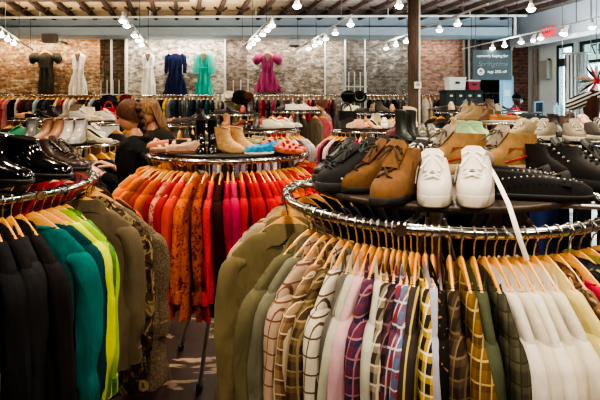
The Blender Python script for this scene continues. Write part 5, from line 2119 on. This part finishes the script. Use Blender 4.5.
# woman with the braid: in profile, facing left, arm reaching to the clothes
Yp = 3.45
px_ = X_at(141, Yp)
rzp = R(176)
o, HM, N = person((px_, Yp, 0), rzp, 'woman with a brown braid in a black jacket reaching left into the clothes', 1.61,
                  ((.03, .21, 1.10), (.26, .13, 1.20)), ((.05, -.21, 1.10), (.27, -.10, 1.22)), (0, .25, 0.12), SKIN, P('plain', '131315'), P('plain', '17181c'), bend=.03, topk=.98)
HR = strands('2e1a0e', '553219')
hair_cap(HM, HR, o, -.075, vol=.99)
m = MB()
for i in range(11):
    f = i / 10
    q = HM @ Vector((-.088 - .012 * math.sin(f * 3) + .01 * f, .014 * (1 if i % 2 else -1) + .040 - .01 * f, .06 - .27 * f))
    m.ball(q, .026 - .010 * f, .030 - .012 * f, .024, 10, 7)
build(m, 'braid', HR, o)
m = MB()
for k in range(9):
    a = PI * (k / 8) - PI / 2
m.tube([N['neck'][0] + Vector((.070 * math.cos(a) - .004, .076 * math.sin(a), -.018 - .012 * math.cos(a))) for a in [2 * PI * i / 18 for i in range(18)]], .022, 8, closed=True)
build(m, 'jacket_collar', P('plain', '0f0f10'), o)
m = MB()
m.tube([N['shL'][0] + Vector((-.07, -.03, -.02)), N['chest'][0] + Vector((-.16, .05, -.02)), N['waist'][0] + Vector((-.15, .05, 0))], .022, 8)
m.tube([N['shR'][0] + Vector((-.07, .03, -.02)), N['chest'][0] + Vector((-.16, -.05, -.02)), N['waist'][0] + Vector((-.15, -.05, 0))], .022, 8)
build(m, 'strap', P('plain', '2a2a2c'), o)

# second woman behind: long fair hair, dark olive top, looking down
Yp = 4.5
o, HM, N = person((X_at(160, Yp), Yp, 0), R(236), 'woman with long fair brown hair looking down behind the braided woman', 1.64,
                  ((.16, .20, 1.10), (.26, .08, 1.24)), ((.12, -.20, 1.08), (.26, -.10, 1.18)), (0, .42, 0), SKIN, P('plain', '23221c'), P('plain', '22242c'), bend=.07, topk=1.0)
HR2 = strands('4a3420', '80603c')
hair_cap(HM, HR2, o, -.08, vol=1.06)
m = MB()
outer, inner = [], []
for i in range(9):
    f = i / 8
    z = .07 - .30 * f
    ro, ri = [], []
    for k in range(19):
        a = R(74) + R(212) * k / 18
        rr_ = (1.0 + .06 * f + .04 * math.sin(k * 2.3 + f * 5)) * (1 - .25 * max(0, f - .75) / .25)
        ro.append(HM @ Vector((.112 * rr_ * math.cos(a) - .004 - .02 * f, .094 * rr_ * math.sin(a), z + .012 * math.sin(k * 1.9) * f)))
        ri.append(HM @ Vector((.095 * rr_ * math.cos(a) - .004 - .02 * f, .078 * rr_ * math.sin(a), z)))
    outer.append(ro + ri[::-1])
m.loft(outer)
build(m, 'long_hair', HR2, o)

# shop assistant at the counter
Yp = 9.7
o, HM, N = person((X_at(512, Yp), Yp, 0), R(-10), 'person in a black cap and red shirt seated behind the counter', 1.68,
                  ((.20, .22, .78), (.44, .12, .88)), ((.20, -.22, .78), (.44, -.12, .88)), (0, .1, 0), SKIN2, P('plain', 'c0203a'), P('plain', '20242c'), sit=True, bend=.04, topk=1.0)
o.location.z = at(512, 95, Yp).z - (HM.translation.z + .10)
CAPM = P('plain', '101012')
m = MB()
rings = []
for i in range(9):
    f = i / 8
    t_ = PI / 2 * f
    rings.append([HM @ Vector((.108 * math.cos(a) * math.cos(t_) - .004, .09 * math.sin(a) * math.cos(t_), .03 + .105 * math.sin(t_))) for a in [2 * PI * k / 20 for k in range(20)]])
m.loft(rings)
cp = build(m, 'cap', CAPM, o)
m = MB()
m.loft([[HM @ Vector((.09 + q, y_ * (1 - q * 3), .036 - q * .12 - .02 * (y_ / .07) ** 2 + h_)) for y_ in (-.07, -.035, 0, .035, .07)] for q, h_ in ((0, 0), (.05, .002), (.085, 0), (.085, -.006), (0, -.008))], False, False, closed=False)
build(m, 'cap_peak', CAPM, cp)
m = MB()
st_ = empty('bar_stool', (X_at(512, Yp), Yp, 0))
tag(st_, 'black stool under the person in the black cap', 'stool')
zs_ = o.location.z + .36
m.lathe([(.001, zs_ - .05), (.17, zs_ - .05), (.18, zs_ - .03), (.18, zs_ - .01), (.16, zs_), (.001, zs_)], 20)
build(m, 'seat', M_BLACK, st_)
for i in range(4):
    a = PI / 4 + i * PI / 2
    m = MB(); m.tube([(.12 * math.cos(a), .12 * math.sin(a), zs_ - .05), (.2 * math.cos(a), .2 * math.sin(a), 0)], .013, 8)
    build(m, 'leg', M_STEEL, st_)

# shopper far back between the racks
Yp = 9.3
o, HM, N = person((X_at(326, Yp), Yp, 0), R(200), 'far shopper with red-brown hair before the row of red clothes', 1.74,
                  ((.15, .2, 1.10), (.34, .12, 1.18)), ((.15, -.2, 1.10), (.34, -.12, 1.18)), (0, .2, 0), SKIN, P('plain', '8a7068'), P('plain', '22242c'), bend=.04, topk=1.0)
HR3 = strands('361a10', '5a2e1c')
hair_cap(HM, HR3, o, -.08, vol=1.06)
m = MB(); m.ball(HM @ Vector((-.09, 0, .07)), .05, .05, .045, 12, 8); build(m, 'hair_bun', HR3, o)

# ------------------------------------------------------------------ counter corner on the right
Yc = 10.6


def panel_unit(name, px0, px1, zt, Y, dpt, mat, label, cat):
    o = empty(name, (X_at((px0 + px1) / 2, Y), Y, 0))
    tag(o, label, cat)
    hw = (X_at(px1, Y) - X_at(px0, Y)) / 2
    return o, hw


zt = at(0, 90, Yc).z
o, hw = panel_unit('locker_unit', 446, 483, zt, Yc, .5, None, 'dark green-black locker unit below the hanging sign', 'locker')
GB = simple('locker_green', hx('26302e'), .5, .2, .1)
m = MB(); m.box(-hw, hw, 0, .5, 0, zt - .03); build(m, 'carcass', GB, o, False)
m = MB(); m.box(-hw - .02, hw + .02, -.03, .52, zt - .03, zt); build(m, 'top', M_BLACK, o, False)
for r_ in range(4):
    for c_ in range(4):
        x0 = -hw + c_ * hw / 2 + .01
        z1_ = zt - .05 - r_ * .42
        m = MB(); m.box(x0, x0 + hw / 2 - .02, -.02, 0, z1_ - .39, z1_)
        d = build(m, 'door', GB, o, False)
        m = MB(); m.box(x0 + hw / 4 - .03, x0 + hw / 4 + .03, -.03, -.02, z1_ - .10, z1_ - .06)
        build(m, 'label_plate', M_OFFW, d, False)


def crate(px, w_, h_, Y, z, mat, label, lid=None, d_=.18):
    o = empty('storage_box', (X_at(px, Y), Y, z))
    tag(o, label, 'box')
    m = MB(); m.loft([[(x * k, y * k, zz) for x, y in ((-w_, -d_), (w_, -d_), (w_, d_), (-w_, d_))] for k, zz in ((.93, 0), (1, h_))]); build(m, 'box', mat, o, False)
    m = MB(); m.box(-w_ - .015, w_ + .015, -d_ - .015, d_ + .015, h_, h_ + .035); build(m, 'lid', lid or mat, o, False)
    m = MB(); m.box(-.05, .05, -d_ - .006, -d_ + .01, h_ * .55, h_ * .75); build(m, 'handle', M_DGREY, o, False)


crate(455, .19, .26, 10.85, zt, simple('box_white', hx('cdd0ce'), .6, 0, .05), 'pale grey storage box on the dark lockers')
crate(471.5, .12, .20, 10.85, zt, simple('box_red', hx('a83a44'), .6, 0, .1), 'red storage box with white lid on the dark lockers', M_WHITE)
# pale blue half door beside the dark stockroom
o = empty('stockroom_door', (X_at(499.5, 11.8), 11.8, 0))
tag(o, 'pale blue open stockroom door under the hanging sign', 'door')
wd = X_at(513, 11.8) - X_at(499.5, 11.8)
PB = simple('pale_blue', hx('7fb0d4'), .5, 0, .05)
m = MB(); m.box(0, wd, -.03, .03, 0, 2.45); build(m, 'door', PB, o, False)
m = MB(); m.box(.06, wd - .05, -.05, -.03, 1.5, 2.3); build(m, 'panel', simple('pale_blue2', hx('94c0de'), .5), o, False)
m = MB(); m.tube([(.05, -.03, 1.05), (.05, -.09, 1.05), (.12, -.09, 1.05)], .014, 8); build(m, 'handle', M_STEEL, o)
m = MB(); m.box(.1, .24, -.06, -.05, 1.95, 2.1); build(m, 'notice', M_WHITE, o, False)
# clothes on a hook row in the stockroom
for px, c_, dsc in ((486, '15171c', 'black coat hanging in the dark stockroom doorway'), (493, '2c3038', 'slate coat hanging deeper in the stockroom')):
    hang((X_at(px, 12.6), 12.6, 2.05), R(60), 'coat', P('plain', c_), dsc, 'stockroom rail', 1, None, True, 'hanger of the ' + dsc)
m = MB(); m.tube([(X_at(482, 12.6), 12.6, 2.05), (X_at(500, 12.6), 12.6, 2.05)], .014, 8)
rl = build(m, 'stockroom_rail', M_STEEL)
tag(rl, 'short rail with two coats inside the stockroom', 'clothes rail')
# counter
o = empty('shop_counter', (X_at(525, 9.3), 9.3, 0))
tag(o, 'pale blue shop counter before the seated person', 'counter')
hw = X_at(540, 9.3) - X_at(525, 9.3)
ztc = at(0, 116, 9.3).z
m = MB(); m.box(-hw * 1.5, hw, -.3, .3, 0, ztc - .04); build(m, 'front_panel', simple('counter_blue', hx('9cb8c8'), .5, 0, .05), o, False)
m = MB(); m.box(-hw * 1.5 - .03, hw + .03, -.33, .33, ztc - .04, ztc); build(m, 'worktop', simple('counter_top', hx('3c3e40'), .4), o, False)
# till monitor (pale blue frame) and card reader on the counter
o = empty('till_screen', (X_at(539, 9.25), 9.25, ztc), .1)
tag(o, 'pale blue framed till screen standing on the counter', 'screen')
sw, shh = .10, .23
m = MB(); m.box(-.08, .08, -.06, .06, 0, .012); m.tube([(0, .02, .01), (0, .02, .1)], .018, 8); build(m, 'stand', M_DGREY, o)
m = MB()
for a in ((-sw, sw, .06, .085), (-sw, sw, .06 + shh - .025, .06 + shh), (-sw, -sw + .025, .06, .06 + shh), (sw - .025, sw, .06, .06 + shh)):
    m.box(a[0], a[1], -.015, .015, a[2], a[3])
build(m, 'frame', PB, o, False)
m = MB(); m.box(-sw + .02, sw - .02, .0, .012, .08, .05 + shh); build(m, 'screen', simple('screen_dark', hx('3a4650'), .25), o, False)
o = empty('printer', (X_at(524, 9.25), 9.25, ztc))
tag(o, 'small dark till printer on the counter by the till screen', 'printer')
m = MB(); m.loft([[(-.16, -.10, 0), (.16, -.10, 0), (.16, .10, 0), (-.16, .10, 0)], [(-.16, -.10, .05), (.16, -.10, .05), (.16, .10, .09), (-.16, .10, .09)]]); build(m, 'casing', simple('printer_grey', hx('4a4e50'), .5), o, False)
m = MB(); m.box(-.06, .06, -.03, .03, .07, .085); build(m, 'paper_slot', M_WHITE, o, False)

# ------------------------------------------------------------------ window display on the right
# striped cloth hung in front of the window
Yw = 9.7
o = empty('striped_hanging', (X_at(576.5, Yw), Yw, 0), R(-12))
tag(o, 'grey and white vertically striped hanging beside the shop window', 'curtain')
m = MB()
rings = []
zt_, zb_ = at(0, 54, Yw).z, at(0, 122, Yw).z
hw = (X_at(587, Yw) - X_at(566, Yw)) / 2
for z in [zt_ - (zt_ - zb_) * i / 10 for i in range(11)]:
    ring = []
    for k in range(40):
        x = -hw + 2 * hw * k / 39
        ring.append((x, .035 * math.sin(k * 1.05), z))
    for k in range(39, -1, -1):
        x = -hw + 2 * hw * k / 39
        ring.append((x, .035 * math.sin(k * 1.05) + .012, z))
    rings.append(ring)
m.loft(rings)
build(m, 'cloth', P('stripe', 'd8dcdc', '5a5258', scale=3.2), o)
m = MB(); m.tube([(-hw - .06, 0, zt_ + .02), (hw + .06, 0, zt_ + .02)], .018, 8)
rd = build(m, 'curtain_rod', M_STEEL, o)
m = MB(); m.tube([(-hw - .05, 0, zt_ + .02), (-hw - .05, 0, ZC)], .008, 6); m.tube([(hw + .05, 0, zt_ + .02), (hw + .05, 0, ZC)], .008, 6)
build(m, 'suspension_cord', M_STEEL, rd)

# striped scarf draped over a display arm
Yw = 8.6
m = MB()
pts = [at(566, 106, Yw), at(572, 104.5, Yw), at(580, 101.5, Yw), at(588, 99, Yw), at(596, 96.5, Yw), at(606, 93, Yw)]
m.tube(pts, [.05, .12, .13, .13, .12, .06], 14, ry=[.04, .07, .07, .07, .07, .05], up=(0, 0, 1))
t = NT('striped_scarf')
oo = t.obj()
sp_ = t.n('ShaderNodeSeparateXYZ'); t.l(oo, sp_.inputs[0])
v = t.math('ADD', sp_.outputs[2], t.math('MULTIPLY', sp_.outputs[0], -.42))
fr = t.math('LESS_THAN', t.math('FRACT', t.math('MULTIPLY', v, 1 / .07)), .5)
t.col(t.mix(fr, hx('d8d6d0'), hx('2a2828'))); t.set(Roughness=.9)
sc_ = build(m, 'draped_scarf', t.mat)
tag(sc_, 'black and white striped scarf draped on the display figure', 'scarf')
# display figure (headless bust) that carries it
o = empty('display_bust', (X_at(592, Yw), Yw, 0))
tag(o, 'brown display bust under the striped scarf', 'mannequin')
m = MB()
zz = at(0, 100, Yw).z
rings = []
for f, a_, b_ in ((0, .14, .10), (.15, .15, .11), (.3, .12, .09), (.45, .15, .11), (.6, .17, .11), (.68, .12, .08), (.72, .05, .05), (.8, .045, .045)):
    rings.append([(a_ * math.cos(q), b_ * math.sin(q), zz - .62 + f) for q in [2 * PI * k / 18 for k in range(18)]])
m.loft(rings); build(m, 'torso', P('plain', '4a3028'), o)
m = MB(); m.lathe([(.2, 0), (.2, .02), (.02, .03), (.02, zz - .6)], 18); build(m, 'stand', M_STEEL, o)
# star burst ornament in the window
Yw = 8.7
cc = at(596.5, 81, Yw)
o = empty('star_ornament', cc)
tag(o, 'big spiky star ornament in white, red and black by the window', 'ornament')
cols_ = [simple('star_white', hx('e6e4e0'), .5), simple('star_red', hx('b82a3a'), .5), simple('star_black', hx('1c1c20'), .5), simple('star_pink', hx('d8a0a0'), .5), simple('star_green', hx('1f7a64'), .5)]
m = MB(); m.ball((0, 0, 0), .07, .07, .07, 14, 10); hub = build(m, 'hub', cols_[1], o)
r_ = random.Random(4)
for i in range(26):
    a = 2 * PI * i / 26 + r_.uniform(-.08, .08)
    el = r_.uniform(-.9, .9)
    d = Vector((math.cos(a) * math.cos(el * .6), math.sin(el), math.sin(a) * math.cos(el * .6))).normalized()
    L = r_.uniform(.32, .46)
    m = MB(); m.tube([d * .04, d * L * .55, d * L], [.012, .026, .002], 6)
    build(m, 'spike', cols_[[0, 0, 2, 1, 0, 3, 4][i % 7]], o)
m = MB(); m.tube([(0, 0, .05), (0, 0, ZC - cc.z)], .005, 5); build(m, 'hanging_cord', M_DGREY, o)
# white banner, light through it imitated by emission, inside the transom window behind the star
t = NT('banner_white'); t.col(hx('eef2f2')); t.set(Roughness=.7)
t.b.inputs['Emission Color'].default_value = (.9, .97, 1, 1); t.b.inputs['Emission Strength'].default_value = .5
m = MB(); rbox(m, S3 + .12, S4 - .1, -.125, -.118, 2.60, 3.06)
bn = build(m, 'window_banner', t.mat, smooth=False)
tag(bn, 'white translucent banner across the top of the shop window', 'banner')
# lamps clipped to the beam
for i, px in enumerate((553, 586)):
    s_ = s_of(px)
    p = RW(s_, .52, at(px, 27, 10).z)
    o = empty('clip_spotlight', p)
    tag(o, 'white clip-on spotlight on the beam %s the red exit sign' % ('left of' if i == 0 else 'right of'), 'spotlight')
    m = MB(); m.box(-.03, .03, -.05, .03, -.02, .06); build(m, 'bracket', M_WHITE, o, False)
    m = MB(); m.tube([(0, 0, 0), (-.04, -.04, -.06), (-.07, -.07, -.14)], [.03, .045, .06], 12); build(m, 'shade', M_SHADE, o)
    m = MB(); m.ball((-.073, -.073, -.15), .04, .04, .04, 10, 6); build(m, 'bulb', M_BULB, o)
# blue plastic bottles near the door
for i, px in enumerate((556.5, 561)):
    p = at(px, 121, 9.2)
    m = MB(); m.lathe([(.001, 0), (.06, .005), (.062, .16), (.05, .2), (.02, .23), (.02, .26), (.001, .26)], 16)
    o = build(m, 'water_bottle', simple('bottle_blue', hx('8fc0d8'), .25)); o.location = (p.x, p.y, ztc)
    tag(o, 'pale blue water bottle on the side table, %s of two' % ('nearer the till' if i == 0 else 'nearer the window'), 'bottle')
o = empty('side_table', (X_at(559, 9.2), 9.2, 0))
tag(o, 'small white side table by the glass door carrying blue bottles', 'table')
m = MB(); m.box(-.2, .2, -.16, .16, ztc - .03, ztc); build(m, 'top', M_WHITE, o, False)
for sx in (-1, 1):
    for sy in (-1, 1):
        m = MB(); m.box(sx * .17 - .015, sx * .17 + .015, sy * .13 - .015, sy * .13 + .015, 0, ztc - .03); build(m, 'leg', M_WHITE, o, False)
# slim dark monitor on the wall rail's right (camera box on the wall)
m = MB(); m.ball(RW(s_of(551), .06, at(551, 58, 10.8).z), .045, .045, .045, 12, 8)
o = build(m, 'wall_sensor', M_BLACK); tag(o, 'small black round sensor above the electrical box', 'sensor')

# ------------------------------------------------------------------ light
for i, (x, y) in enumerate(((-2.4, .9), (.1, .4), (2.4, 1.4), (-1.6, 3.2), (.8, 3.4), (3.0, 4.0), (-3.4, 5.4), (0, 6.2), (2.8, 6.4), (-5.0, 8.2), (-1.2, 8.6), (2.2, 8.6), (-1.4, -1.6), (1.0, -1.8), (3.0, -1.0))):
    add_lamp('lamp_ceiling', 'AREA', (x, y, 3.7), 78 if y > 2 else 66, (1, .85, .66), .22, rot=(0, 0, 0))
for a, b, col, e in ((-60, 100, (1, .82, .58), 17), (128, 225, (1, .92, .80), 19), (228, 340, (1, .93, .82), 15), (345, 460, (1, .95, .88), 10)):
    xa, xb = X_at(a, 11.6), X_at(b, 11.6)
    add_lamp('lamp_wall_wash', 'AREA', ((xa + xb) / 2, 11.62, 3.36), e * (xb - xa), col, xb - xa, target=((xa + xb) / 2, 12.05, 1.9), sizey=.12)
for x, col in ((-5.5, (1, .84, .62)), (-2.0, (1, .88, .7)), (1.5, (.95, .95, .95)), (4.4, (.85, .93, 1))):
    add_lamp('ceiling_fill', 'AREA', (x, 9.4, 2.95), 60, col, 2.6, rot=(R(180), 0, 0), sizey=.5)  # added upward fill that brightens the ceiling, no real fitting
add_lamp('lamp_window', 'AREA', tuple(RW(3.4, -.6, 1.9)), 650, (.82, .93, 1), 4.5, target=tuple(RW(3.4, 3, 1.2)), sizey=2.4)
